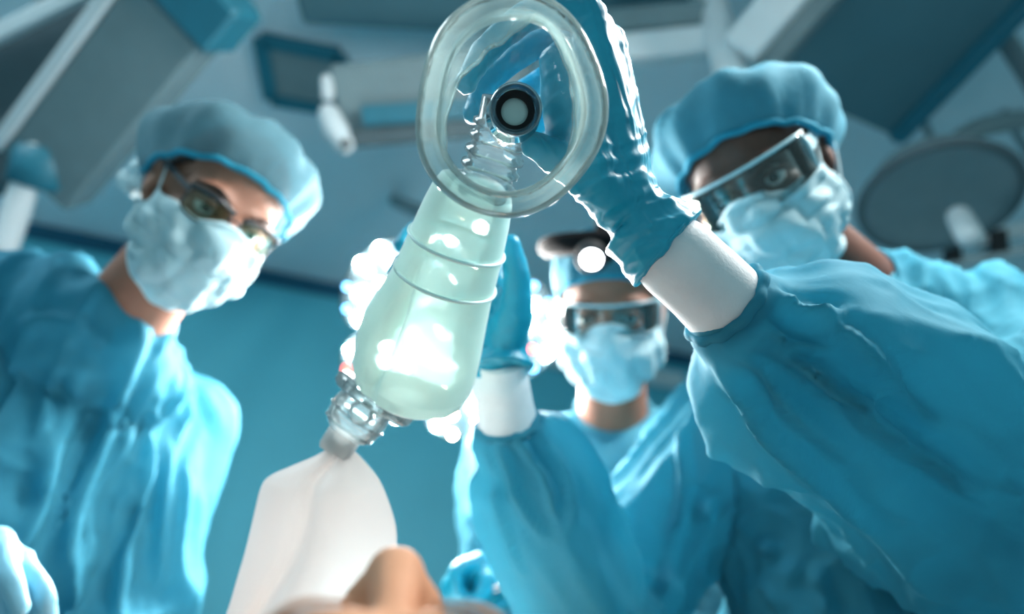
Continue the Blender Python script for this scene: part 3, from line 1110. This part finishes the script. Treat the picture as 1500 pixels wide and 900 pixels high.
def knit_cuff(parent, pts, rad, seed=1, m=None):
    v, f = tube(pts, rad, 64, 14, dome=False)
    ctr = np.mean(np.asarray(pts), 0)
    v = v + 0.003 * (vnoise(v * 40, seed)[:, None] - 0.5) * unit(A3(1, 0.3, 0.5))
    return mk('knit_cuff', (v, f), m or M['cuff'], parent)


# ---- right surgeon ------------------------------------------------------
hcR = P(1106, 258, 0.83)
fR = D(-0.40, -0.40, 0.83); uR = D(-0.60, 0.76, 0.25)
shR = [P(1080, 640, 0.90), P(1455, 490, 0.87)]
WA = P(925, 322, 0.485)      # wrist of the hand holding the mask
FA = P(968, 357, 0.482)       # glove opening
EA = P(1320, 660, 0.62)
WB = P(733, 520, 0.655)      # wrist of the hand squeezing the bag
FB = P(733, 532, 0.652)
EB = P(885, 930, 0.80)
slA = ([shR[1], P(1500, 660, 0.76), P(1420, 720, 0.67), P(1290, 610, 0.60), P(1165, 530, 0.53), P(1088, 472, 0.50)], [0.085, 0.118, 0.124, 0.092, 0.072, 0.040])
slB = ([shR[0], P(950, 800, 0.87), P(885, 930, 0.80), P(825, 810, 0.755), P(778, 690, 0.71), P(750, 645, 0.688)], [0.085, 0.075, 0.070, 0.062, 0.060, 0.040])
neckR = P(1262, 440, 0.93)
pr, HR, axR, gR, mR, pR = person('dark-skinned surgeon in clear wrap glasses holding the oxygen mask towards the camera', hcR, fR, uR, shR, [EB, EA], [WB, WA], neckR, M['skin_dark'], M['gown_r'], [slB, slA], seed=3, gown_v=0.0048, folds=[(0.034, 11, 1.6), (0.020, 24, 3.2), (0.006, 60, 9)], lean=(0.05, 0.12), creases=[
    ([(1115, 510), (1190, 560), (1310, 640), (1440, 750)], 0.030, 0.008), ([(1200, 440), (1290, 530), (1390, 640)], 0.022, 0.007),
    ([(1150, 420), (1190, 450), (1240, 440)], 0.018, 0.006), ([(1125, 470), (1160, 495), (1210, 500)], 0.018, 0.006),
    ([(1045, 560), (1100, 630), (1180, 710), (1280, 790)], 0.024, 0.008), ([(1090, 540), (1150, 600), (1250, 690)], 0.020, 0.007),
    ([(1210, 590), (1280, 600), (1320, 590)], 0.015, 0.006), ([(1150, 480), (1180, 540), (1240, 600)], 0.016, 0.005),
    ([(720, 650), (740, 720), (790, 800)], 0.018, 0.007), ([(760, 630), (790, 690), (800, 760)], 0.020, 0.007), ([(800, 620), (840, 690), (850, 780)], 0.018, 0.007),
    ([(700, 660), (715, 750), (755, 850)], 0.016, 0.006), ([(1040, 640), (1030, 760), (1030, 890)], 0.026, 0.010), ([(1110, 720), (1110, 800), (1120, 890)], 0.024, 0.009), ([(1180, 770), (1190, 840), (1200, 895)], 0.024, 0.009), ([(985, 620), (990, 720), (985, 880)], 0.024, 0.009)])
surgical_mask(HR, axR, pr, 2, 0.016)
cap(HR, axR, pr, 2, 2.3, fr=0.076, amp=1.4, fb=0.108, top=0.112, nape=0.075, wide=0.089)
wrap_glasses(HR, axR, pr, M['clearframe'], temple=0.008, hh=0.026)
collar(HR, neckR, pr, axR, M['gown_r'])
knit_cuff(gR, [P(940, 336, 0.479), P(1000, 388, 0.482), P(1080, 462, 0.498)], [0.0235, 0.0295, 0.031], 2)
knit_cuff(gR, [P(733, 530, 0.657), P(734, 570, 0.668), P(746, 632, 0.681)], [0.0240, 0.0285, 0.029], 5)

for (c_, a_, r_) in ((P(1062, 446, 0.4935), P(1105, 484, 0.503) - P(1040, 424, 0.489), 0.0325), (P(744, 622, 0.679), P(748, 645, 0.686) - P(738, 590, 0.672), 0.0305)):
    x_, y_, _a = frame(a_)
    mk('cuff_seam', tube([c_ + (r_ + 0.0012 * math.sin(11 * t_)) * (math.cos(t_) * x_ + math.sin(t_) * y_) for t_ in np.linspace(0, 2 * math.pi, 72, endpoint=False)], 0.0042, 8, loop=True), M['gown_r'], gR)

# hand A : round the mask connector
mA = [P(862, 22, 0.455), P(893, 62, 0.475), P(905, 112, 0.496), P(905, 160, 0.510)]
fA = [[P(778, 22, 0.452), P(712, 74, 0.453), P(682, 122, 0.453)],
      [P(800, 60, 0.488), P(722, 112, 0.500), P(694, 165, 0.495)],
      [P(815, 110, 0.512), P(745, 150, 0.524), P(716, 195, 0.522)],
      [P(830, 165, 0.528), P(775, 190, 0.532), P(750, 222, 0.53)]]
tA = [P(868, 262, 0.458), P(825, 238, 0.458), P(784, 214, 0.458)]
xA = [([P(885, 255, 0.475), P(838, 180, 0.470), P(820, 95, 0.470)], [0.020, 0.019, 0.015]), ([P(828, 85, 0.472), P(836, 140, 0.480), P(832, 205, 0.472)], [0.014, 0.015, 0.015])]
hand('glove', pr, M['glove_a'], WA, FA, mA, fA, tA, 4, voxel=0.0015, wr=0.0295, cuffr=0.0335, dirw=D(0.50, -0.84, 0.1), wamp=0.0014, extra=xA)
# hand B : behind the squeeze bag
mB = [P(722, 395, 0.672), P(700, 420, 0.685), P(682, 450, 0.69), P(672, 480, 0.69)]
fB = [[P(668, 335, 0.680), P(612, 335, 0.655), P(588, 360, 0.618)],
      [P(648, 372, 0.690), P(598, 378, 0.655), P(580, 398, 0.615)],
      [P(636, 415, 0.692), P(590, 420, 0.66), P(572, 436, 0.62)],
      [P(632, 460, 0.690), P(590, 470, 0.66), P(575, 478, 0.63)]]
tB = [P(752, 465, 0.632), P(757, 410, 0.612), P(748, 358, 0.598)]
hand('glove', pr, M['glove'], WB, FB, mB, fB, tB, 8, voxel=0.002, wr=0.027, cuffr=0.031)

# ---- left surgeon ---------------------------------------------------------
hcL = P(316, 304, 0.92)
fL = D(0.52, -0.36, 0.78); uL = D(0.74, 0.66, 0.2)
shL = [P(-95, 440, 0.90), P(228, 620, 1.06)]
ELL = [shL[0] + A3(-0.06, -0.02, -0.30), shL[1] + A3(0.02, 0.02, -0.31)]
WL0 = P(-60, 850, 0.68); WL1 = ELL[1] + A3(0.02, -0.14, -0.20)
neckL = P(172, 478, 0.97)
pl, HL, axL, gL, mL, pL = person('surgeon with glasses bending in from the left, tilted head and pale mask', hcL, fL, uL, shL, ELL, [WL0, WL1], neckL, M['skin_light'], M['gown_l'], None, seed=11, gown_v=0.006, folds=[(0.052, 10, 1.0), (0.026, 22, 2.4), (0.006, 55, 8)], lean=(-0.10, 0.12), creases=[
    ([(205, 535), (170, 640), (130, 745), (105, 810)], 0.030, 0.011), ([(235, 560), (205, 640), (150, 740), (150, 830)], 0.020, 0.010),
    ([(250, 580), (235, 680), (215, 780)], 0.022, 0.010), ([(270, 620), (255, 720), (240, 840)], 0.020, 0.010), ([(200, 720), (190, 800), (160, 890)], 0.018, 0.010),
    ([(60, 560), (80, 650), (70, 740)], 0.018, 0.014), ([(120, 540), (110, 620), (60, 780)], 0.016, 0.012), ([(20, 480), (90, 470), (170, 500)], 0.018, 0.013)])
surgical_mask(HL, axL, pl, 5, 0.014)
cap(HL, axL, pl, 4, 2.2, knot=tuple(axL @ (P(204, 250, 0.95) - hcL)), fr=0.074, amp=1.4, fb=0.104, top=0.116, nape=0.06, wide=0.094, fabric=M['cap_sheer'])
hair(HL, pl, M['brow'])
spectacles(HL, axL, pl)
collar(HL, neckL, pl, axL, M['collar'], h=0.055)
FL = P(-85, 850, 0.69)
mLh = [P(30, 822, 0.645), P(38, 850, 0.650), P(36, 885, 0.655), P(28, 915, 0.66)]
fLh = [[P(62, 868, 0.640), P(66, 900, 0.645), P(58, 925, 0.65)], [P(66, 895, 0.645), P(64, 930, 0.65), P(50, 950, 0.655)],
       [P(60, 925, 0.65), P(55, 955, 0.655), P(40, 970, 0.66)], [P(48, 945, 0.66), P(40, 968, 0.665), P(28, 980, 0.67)]]
tLh = [P(-10, 800, 0.64), P(10, 845, 0.615), P(28, 890, 0.61)]
hand('glove', pl, M['glove_pale'], P(-45, 850, 0.675), FL, mLh, fLh, tLh, 3, voxel=0.0022, wr=0.027, cuffr=0.031)
knit_cuff(gL, [FL + (P(-45, 850, 0.675) - FL) * 0.5, FL + A3(-0.06, 0, -0.01)], [0.028, 0.03], 3)

# ---- centre surgeon -------------------------------------------------------
hcC = P(893, 452, 1.08)
fC = D(-0.16, -0.22, 0.95); uC = D(-0.07, 0.97, 0.24)
shC = [P(735, 705, 1.28), P(1050, 700, 1.30)]
EC0 = P(760, 960, 1.16); WC0 = P(728, 862, 0.985)
EC1 = shC[1] + A3(0.05, 0.0, -0.30); WC1 = EC1 + A3(-0.1, -0.2, -0.05)
neckC = P(898, 640, 1.20)
pc, HC, axC, gC, mC, pC = person('surgeon wearing a black headband lamp in the background between the other two', hcC, fC, uC, shC, [EC0, EC1], [WC0, WC1], neckC, M['skin_light'], M['gown_c'], None, seed=21, gown_v=0.0065, folds=[(0.044, 11, 1.2), (0.020, 26, 3)], lean=(0.13, 0.10))
hair(HC, pc, M['brow'])
surgical_mask(HC, axC, pc, 9, 0.012)
cap(HC, axC, pc, 7, 1.2, fr=0.070, fb=0.1005)
wrap_glasses(HC, axC, pc, M['clearframe'], temple=0.006)
collar(HC, neckC, pc, axC, M['gown_c'], h=0.08)
FC0 = WC0 + unit(EC0 - WC0) * 0.05
mCh = [P(700, 822, 0.955), P(690, 838, 0.955), P(686, 858, 0.955), P(688, 878, 0.96)]
fCh = [[P(668, 838, 0.925), P(672, 868, 0.915), P(688, 880, 0.925)], [P(658, 856, 0.93), P(664, 884, 0.92), P(682, 892, 0.93)],
       [P(656, 876, 0.93), P(664, 900, 0.925), P(684, 904, 0.935)], [P(660, 896, 0.935), P(668, 914, 0.93), P(686, 916, 0.94)]]
tCh = [P(714, 858, 0.935), P(704, 876, 0.915), P(688, 884, 0.905)]
hand('glove', pc, M['glove'], WC0, FC0, mCh, fCh, tCh, 12, voxel=0.0026, wr=0.029, cuffr=0.032, rf=0.0105)
# headlamp
bandp = []
for k in range(48):
    t = 2 * math.pi * k / 48
    bandp.append(HC(0.090 * math.cos(t), 0.005 + 0.112 * math.sin(t), 0.100 - 0.02 * math.sin(t)))
hl = mk('headlamp', tube(bandp, 0.019, 10, loop=True, flat=0.9), M['band'], pc)
mk('crown_strap', tube([HC(0, -0.095, 0.10), HC(0, -0.05, 0.150), HC(0, 0.05, 0.155), HC(0, 0.11, 0.09)], 0.014, 10, 6), M['band'], hl)
gfwd = unit(HC(0, -1, -0.35) - HC(0, 0, 0))
hp = HC(-0.018, -0.118, 0.104)
mk('lamp_housing', lathe(hp, gfwd, [(0.006, -0.03), (0.020, -0.022), (0.023, 0.0), (0.023, 0.012), (0.018, 0.014), (0.004, 0.008)], 28), M['black'], hl)
mk('lamp_lens', lathe(hp + gfwd * 0.013, gfwd, [(0.015, 0), (0.014, 0.004), (0.0005, 0.006)], 24), emit('headlamp_glow', (0.95, 0.98, 1), 14), hl)
sl = mk('side_glint_mount', lathe(HC(-0.082, -0.05, 0.006), gfwd, [(0.003, -0.008), (0.009, -0.005), (0.009, 0.003), (0.002, 0.004)], 20), M['dark'], hl)  # carries a temple glint that is modelled as a glowing disc
mk('side_glint', lathe(HC(-0.082, -0.05, 0.006) + gfwd * 0.004, gfwd, [(0.008, 0), (0.007, 0.002), (0.0005, 0.003)], 20), emit('side_glint_glow', (0.9, 0.97, 1), 8), hl)
# glint at the right surgeon's temple, built as a small glowing disc
g2 = unit(HR(0.1, -1, -0.1) - HR(0, 0, 0))
tl = mk('temple_glint_mount', lathe(HR(-0.088, -0.045, 0.004), g2, [(0.002, -0.008), (0.007, -0.005), (0.007, 0.002), (0.002, 0.003)], 20), M['dark'], pr)
mk('temple_glint', lathe(HR(-0.088, -0.045, 0.004) + g2 * 0.003, g2, [(0.006, 0), (0.005, 0.002), (0.0005, 0.003)], 20), emit('temple_glint_glow', (0.92, 0.98, 1), 10), tl)

# steel instrument in the centre surgeon's glove
ia, ib = P(668, 890, 0.93), P(748, 852, 0.915)
ins = empty('forceps', ia, 'thin steel forceps held in the blue glove beside the patient', 'forceps')
sd = unit(np.cross(ib - ia, F_)) * 0.0035
mk('arm', tube([ia + sd * 0.2, (ia + ib) / 2 + sd * 1.3, ib], [0.0009, 0.0018, 0.0022], 8, 6), M['metal'], ins)
mk('arm', tube([ia - sd * 0.2, (ia + ib) / 2 - sd * 1.3, ib], [0.0009, 0.0018, 0.0022], 8, 6), M['metal'], ins)

# ------------------------------------------------------------------ resuscitator
MC = P(748, 156, 0.40)
mz = D(0.03, -0.05, 1.0)
mx = unit(R_ - mz * np.dot(R_, mz)); my = np.cross(mz, mx)
bv = empty('bag_valve_mask', P(640, 450, 0.54), 'clear face mask with pale aqua squeeze bag and white reservoir bag, held in gloved hands', 'resuscitator')


def K(x, y, z):
    return MC + mx * x + my * y + mz * z


def rho(t, k=0.0):
    # outer outline of the cushion: rounded, slightly narrow at the top left
    a, b = 0.0560 - k, 0.0665 - k
    r = 1 / math.sqrt((math.cos(t) / a) ** 2 + (math.sin(t) / b) ** 2)
    return r * (1 + 0.025 * math.cos(3 * t + 0.6) + 0.012 * math.cos(5 * t))


NT = 96
ts = np.linspace(0, 2 * math.pi, NT, endpoint=False)
rot = math.radians(-8)


def ring_at(k, z, wob=0.0):
    o = []
    for t in ts:
        r = rho(t, k)
        o.append(K(r * math.cos(t + rot), r * math.sin(t + rot), z + wob * math.sin(3 * t)))
    return np.array(o)


# inflated cushion: closed tube around the rim
cr = []
nseg = 18
for j in range(nseg):
    a = 2 * math.pi * j / nseg
    cr.append(ring_at(0.0080 - 0.0080 * math.cos(a), 0.0110 * math.sin(a), 0.002))
dome_ring = ring_at(0.016, -0.008)
cush = mk('cushion', rings(cr, False, True), M['cushion'], bv)
# soft inner lip running to the face opening
ap = [(792, 22), (765, 38), (735, 62), (700, 90), (674, 116), (660, 150), (652, 195), (656, 240), (680, 275), (715, 294), (752, 300), (790, 284), (818, 252), (836, 215), (841, 170), (838, 125), (826, 85), (810, 48)]
dpt = 0.400
apw = [P(x, y, dpt) for x, y in ap]


def apt_angle(p):
    d = p - MC
    return math.atan2(np.dot(d, my), np.dot(d, mx)) % (2 * math.pi)


aa = sorted([(apt_angle(p), np.linalg.norm(A3(np.dot(p - MC, mx), np.dot(p - MC, my), 0))) for p in apw])
an = np.array([a for a, _ in aa]); ar = np.array([r for _, r in aa])
an = np.concatenate([an - 2 * math.pi, an, an + 2 * math.pi]); ar = np.tile(ar, 3)
apr = []
for t in ts:
    th = (t + rot) % (2 * math.pi)
    r = float(np.interp(th, an, ar))
    apr.append((r, t + rot))
lipr = []
for k in range(7):
    s = k / 6
    o = []
    for (r, th), t in zip(apr, ts):
        r0 = rho(t, 0.0125)
        rr = r0 + (min(r, r0 - 0.002) - r0) * s
        o.append(K(rr * math.cos(th), rr * math.sin(th), 0.006 - 0.008 * s + 0.004 * math.sin(math.pi * s) + 0.0022 * math.sin(9 * th + 3 * s) * s + 0.0012 * math.sin(17 * th) * s))
    lipr.append(np.array(o))
lip = mk('inner_lip', rings(lipr, False), M['cushion'], cush)
mk('lip_edge', tube(list(lipr[-1]), 0.0013, 8, loop=True), M['cushion'], lip)
# dome behind
cz = -0.052
CN = (0.003, 0.006)
dr = []
for k in range(12):
    s = k / 11
    o = []
    for i, t in enumerate(ts):
        r = rho(t, 0.009)
        r1 = 0.0175
        w = s
        rr = r + (r1 - r) * (w ** 1.3)
        z = -0.006 + (cz + 0.012 + 0.006) * (math.sin(w * math.pi / 2) ** 1.0)
        o.append(K(rr * math.cos(t + rot) + CN[0] * s, rr * math.sin(t + rot) + CN[1] * s, z + 0.0012 * math.sin(6 * t) * math.sin(math.pi * s)))
    dr.append(np.array(o))
mk('dome', rings(dr, False), M['dome'], bv)
cc = K(CN[0], CN[1], cz)
ca = unit(mz + mx * 0.03 - my * 0.05)
con = mk('connector', lathe(cc, ca, [(0.0125, 0.026), (0.0150, 0.027), (0.0165, 0.025), (0.0165, 0.021), (0.0152, 0.019), (0.0152, 0.006), (0.0178, 0.003), (0.0178, -0.004), (0.0155, -0.008), (0.0160, -0.03), (0.0120, -0.03), (0.0122, 0.024)], 56, None, False), M['smoke'], bv)
mk('gasket', lathe(cc, ca, [(0.0122, 0.023), (0.0126, 0.021), (0.0120, 0.019), (0.0088, 0.018), (0.0086, 0.016), (0.0122, 0.015)], 48, None, False), M['black'], con)
mk('valve_leaf', lathe(cc + ca * 0.012, ca, [(0.0120, -0.001), (0.0118, 0.001), (0.0060, 0.0022), (0.0003, 0.0025)], 40), M['leaf'], con)
mk('glint_ring', tube([cc + ca * 0.0265 + 0.0157 * (math.cos(t) * frame(ca)[0] + math.sin(t) * frame(ca)[1]) for t in np.linspace(0, 2 * math.pi, 48, endpoint=False)], 0.0010, 8, loop=True), M['clearpart'], con)
# valve body between connector and bag, ribbed
va = P(741, 172, 0.472); vb = P(706, 288, 0.495)
vax = unit(vb - va); vl = np.linalg.norm(vb - va)
pf = [(0.012, -0.012), (0.020, -0.010)]
for k in range(5):
    h = 0.004 + k * (vl - 0.008) / 5
    pf += [(0.0185, h), (0.0215, h + 0.0015), (0.0215, h + 0.0045), (0.0185, h + 0.006)]
pf += [(0.0185, vl), (0.012, vl + 0.004)]
vb_ = mk('patient_valve', lathe(va, vax, pf, 48, None, False), M['clearpart'], bv)

# squeeze bag
T = P(700, 262, 0.498); Bt = P(596, 582, 0.575)
bx = unit(Bt - T); bl = np.linalg.norm(Bt - T)
gx = unit(R_ - bx * np.dot(R_, bx)); gy = np.cross(bx, gx)       # gy: away from / towards camera
if np.dot(gy, F_) > 0:
    gy = -gy
prof = [(0.0, 0.018), (0.02, 0.027), (0.06, 0.0305), (0.14, 0.0335), (0.255, 0.0365), (0.265, 0.0378), (0.275, 0.0368), (0.36, 0.0385), (0.405, 0.0392), (0.415, 0.0404), (0.425, 0.0392),
        (0.50, 0.0412), (0.60, 0.0440), (0.70, 0.0470), (0.80, 0.0492), (0.88, 0.0495), (0.94, 0.0460), (0.98, 0.036), (1.0, 0.022)]
hs = np.array([p[0] for p in prof]); rr_ = np.array([p[1] for p in prof])
hh_ = np.unique(np.concatenate([np.linspace(0, 1, 90), hs]))
br = []
nb = 96
for h in hh_:
    r = np.interp(h, hs, rr_)
    o = []
    for j in range(nb):
        t = 2 * math.pi * j / nb
        # squeezed: a long dent left of the front, with a crease, and flattened back
        dn = math.exp(-((h - 0.66) / 0.20) ** 2)
        tt = (t - math.radians(128) + math.pi) % (2 * math.pi) - math.pi
        dent = -0.019 * dn * math.exp(-(tt / 0.11) ** 2)
        tt2 = (t - math.radians(165) + math.pi) % (2 * math.pi) - math.pi
        bul = 0.0075 * dn * math.exp(-(tt2 / 0.5) ** 2)
        tt3 = (t - math.radians(55) + math.pi) % (2 * math.pi) - math.pi
        flat_ = -0.004 * math.exp(-((h - 0.55) / 0.25) ** 2) * math.exp(-(tt3 / 0.5) ** 2)
        rad = r + dent + bul + flat_
        o.append(T + bx * (h * bl) + gx * rad * math.cos(t) + gy * rad * math.sin(t))
    br.append(np.array(o))
sq = mk('squeeze_bag', rings(br, True), M['bag'], bv)
for h, r in ((0.265, 0.0372), (0.415, 0.0398)):
    mk('ridge', tube([T + bx * (h * bl) + (r + 0.0004) * (math.cos(t) * gx + math.sin(t) * gy) for t in np.linspace(0, 2 * math.pi, 64, endpoint=False)], 0.0014, 8, loop=True), M['ridge'], sq)
# knurled ring at the bag's end
ra = D(-0.55, -0.85, 0.12)
rc = P(549, 584, 0.575)
n_ = 120
kr = []
for rad, h in ((0.020, -0.006), (0.029, -0.006), (0.0305, -0.003), (0.0305, 0.003), (0.029, 0.006), (0.020, 0.006)):
    x, y, a = frame(ra)
    kr.append(np.array([rc + a * h + (rad * 1.18 + (0.0012 * (j % 2) if rad > 0.0295 else 0)) * (math.cos(2 * math.pi * j / n_) * x + math.sin(2 * math.pi * j / n_) * y) for j in range(n_)]))
mk('knurled_ring', rings(kr), M['clearpart'], bv)
# clear intake valve
ic = P(527, 606, 0.59); ia_ = unit(P(500, 655, 0.585) - P(560, 575, 0.592))
iv = mk('intake_valve', lathe(ic, ia_, [(0.014, -0.028), (0.021, -0.024), (0.0245, -0.015), (0.0258, 0.0), (0.0245, 0.012), (0.0205, 0.019), (0.0130, 0.023), (0.0128, 0.036)], 40), M['clearpart'], bv)
for h, r in ((-0.017, 0.0245), (0.004, 0.0258), (0.015, 0.0232)):
    mk('rib', tube([ic + ia_ * h + r * (math.cos(t) * frame(ia_)[0] + math.sin(t) * frame(ia_)[1]) for t in np.linspace(0, 2 * math.pi, 40, endpoint=False)], 0.0012, 8, loop=True), M['clearpart'], iv)
mk('port', tube([ic + D(0.3, 0.2, 1) * 0.018, ic + D(0.3, 0.2, 1) * 0.030], [0.011, 0.0095], 24, 3), M['clearpart'], iv)
mk('valve_disc', lathe(ic + ia_ * 0.002, ia_, [(0.015, -0.0008), (0.015, 0.0008), (0.0004, 0.001)], 28), M['leaf'], iv)
mk('clip', obox(P(553, 600, 0.572), P(556, 612, 0.572), 0.006, 0.005), M['mask_edge'], iv)
# reservoir bag
nk = P(497, 650, 0.585)
mk('reservoir_neck', lathe(P(508, 632, 0.588), unit(nk - P(508, 632, 0.588) + 1e-6), [(0.0125, 0.0), (0.0150, 0.002), (0.0150, 0.018), (0.013, 0.022)], 32, None, False), M['reservoir'], bv)
rows = [(655, 484, 513), (668, 462, 526), (684, 424, 541), (697, 396, 551), (712, 383, 560), (745, 374, 573), (780, 366, 581), (815, 357, 579), (845, 348, 566), (880, 338, 545), (905, 330, 533), (925, 326, 522), (942, 330, 508), (950, 360, 480)]
top_f, bot_f = [], []
nu = 40
rs = []
for (y, xl, xr), kk in zip(rows, range(len(rows))):
    w = xr - xl
    th = 0.034 * min(1.0, (kk + 0.6) / 5.0) * (1.0 if kk < 11 else (14 - kk) / 4)
    if kk == 0:
        th = 0.013
    o = []
    for j in range(2 * nu):
        front = j < nu
        s = (j / nu) if front else (2 - j / nu)
        s = 0.5 - 0.5 * math.cos(math.pi * s)
        x = xl + w * s
        b = math.sin(math.pi * s) ** 0.75 * th
        b += 0.005 * math.sin(7 * s + y * 0.012) * math.sin(math.pi * s) * min(1, kk / 3)
        if front:
            b -= 0.012 * math.exp(-((s - (0.52 - (y - 660) * 0.0011)) / 0.06) ** 2) * min(1, kk / 2)
        dd = 0.585 + (y - 655) * 0.00012
        o.append(P(x, y, dd) + (-F_ if front else F_) * b)
    rs.append(np.array(o))
# resample rows smoothly
RS = []
for i in range(len(rs) - 1):
    p0 = rs[max(0, i - 1)]; p1 = rs[i]; p2 = rs[i + 1]; p3 = rs[min(len(rs) - 1, i + 2)]
    for s in range(4):
        t = s / 4
        RS.append(0.5 * (2 * p1 + (p2 - p0) * t + (2 * p0 - 5 * p1 + 4 * p2 - p3) * t * t + (3 * p1 - p0 - 3 * p2 + p3) * t ** 3))
RS.append(rs[-1])
mk('reservoir_bag', rings(RS, True), M['reservoir'], bv)

# ------------------------------------------------------------------ patient on the table
nose = P(566, 822, 0.27)
pcx = nose[0]
ph = A3(nose[0] + 0.004, nose[1] + 0.0, nose[2] - 0.112)
PY = math.radians(9)


def turn(vf):
    v, f = vf
    v = np.asarray(v, float) - ph
    c, sn = math.cos(PY), math.sin(PY)
    return np.stack([v[:, 0] * c - v[:, 1] * sn, v[:, 0] * sn + v[:, 1] * c, v[:, 2]], 1) + ph, f


pat = empty('person', (ph[0] - 0.17, ph[1] + 0.88, 0.80), 'patient lying face up under the camera, nose and forehead at the bottom edge', 'person')
HP, axP = head_frame(ph, A3(0, -0.10, 1), A3(0, -1, 0.0))
Lp = head_union(HP, axP)
Lp.append(tube([HP(0, 0.02, -0.06), HP(0, 0.03, -0.12), HP(0, 0.04, -0.2)], [0.054, 0.054, 0.07], 18, 5))
cy = HP(0, 0.04, -0.2)
zt = 0.80 + 0.04
for s in (-0.1, 0, 0.1):
    Lp.append(tube([A3(ph[0] + s, cy[1] + 0.06, zt + 0.10), A3(ph[0] + s, cy[1] + 0.35, zt + 0.10), A3(ph[0] + s * 0.8, cy[1] + 0.62, zt + 0.09)], [0.09, 0.09, 0.085], 18, 5))
for s in (-1, 1):
    Lp.append(tube([A3(ph[0] + s * 0.17, cy[1] + 0.06, zt + 0.07), A3(ph[0] + s * 0.21, cy[1] + 0.33, zt + 0.05), A3(ph[0] + s * 0.205, cy[1] + 0.58, zt + 0.045)], [0.048, 0.042, 0.03], 14, 5))
    Lp.append(tube([A3(ph[0] + s * 0.09, cy[1] + 0.62, zt + 0.08), A3(ph[0] + s * 0.10, cy[1] + 1.02, zt + 0.07), A3(ph[0] + s * 0.10, cy[1] + 1.4, zt + 0.05), A3(ph[0] + s * 0.10, cy[1] + 1.42, zt + 0.12)], [0.08, 0.06, 0.042, 0.035], 14, 5))
v, fc, E = remesh(join(*Lp), 0.004, 4)
for s in (-1, 1):
    d = np.linalg.norm(v - HP(s * 0.031, -0.085, 0.003), axis=1)
    v = v + (0.008 * np.exp(-(d / 0.013) ** 2))[:, None] * axP[1]
mk('body', turn((v, fc)), M['skin_pat'], pat)
for s in (-1, 1):
    mk('eyelid', turn(ellipsoid(HP(s * 0.032, -0.072, 0.003), (0.0135, 0.0125, 0.011), axP, 16, 10)), M['skin_pat'], pat)
    mk('eyebrow', turn(tube([HP(s * 0.016, -0.094, 0.022), HP(s * 0.034, -0.0905, 0.029), HP(s * 0.056, -0.068, 0.022)], [0.002, 0.003, 0.0015], 8, 5, flat=0.5)), M['brow_pale'], pat)
ds = []
for i in range(40):
    y = cy[1] + 0.06 + 1.42 * i / 39
    o = []
    for j in range(40):
        s = -1 + 2 * j / 39
        x = ph[0] + s * 0.235
        zt2 = zt + 0.205 * math.exp(-(abs(s) / 0.62) ** 4) * (1 - 0.35 * i / 39) + 0.004
        zt2 += 0.006 * math.sin(x * 40 + y * 9)
        if abs(s) > 0.9:
            zt2 -= (abs(s) - 0.9) * 2.0
        o.append([x, y, zt2])
    ds += o
mk('drape', turn((np.array(ds), [[i * 40 + j, i * 40 + j + 1, (i + 1) * 40 + j + 1, (i + 1) * 40 + j] for i in range(39) for j in range(39)])), M['sheet'], pat, solid=0.002)
ty = ph[1]
tab = empty('operating_table', (ph[0] - 0.16, ty + 0.83, 0), 'operating table under the patient with a dark pad', 'table')
mk('table_top', turn(obox(A3(ph[0], ty - 0.12, 0.747), A3(ph[0], ty + 1.85, 0.747), 0.42, 0.05, zz)), M['metal'], tab, False)
mk('mattress', turn(obox(A3(ph[0], ty - 0.11, 0.803), A3(ph[0], ty + 1.84, 0.803), 0.41, 0.06, zz, 0.015)), M['black'], tab, False)
mk('column', turn(obox(A3(ph[0], ty + 0.85, 0.06), A3(ph[0], ty + 0.85, 0.722), 0.22, 0.30, A3(0, 1, 0))), M['white'], tab, False)
mk('base', turn(obox(A3(ph[0], ty + 0.45, 0.04), A3(ph[0], ty + 1.35, 0.04), 0.42, 0.08, zz)), M['metal'], tab, False)
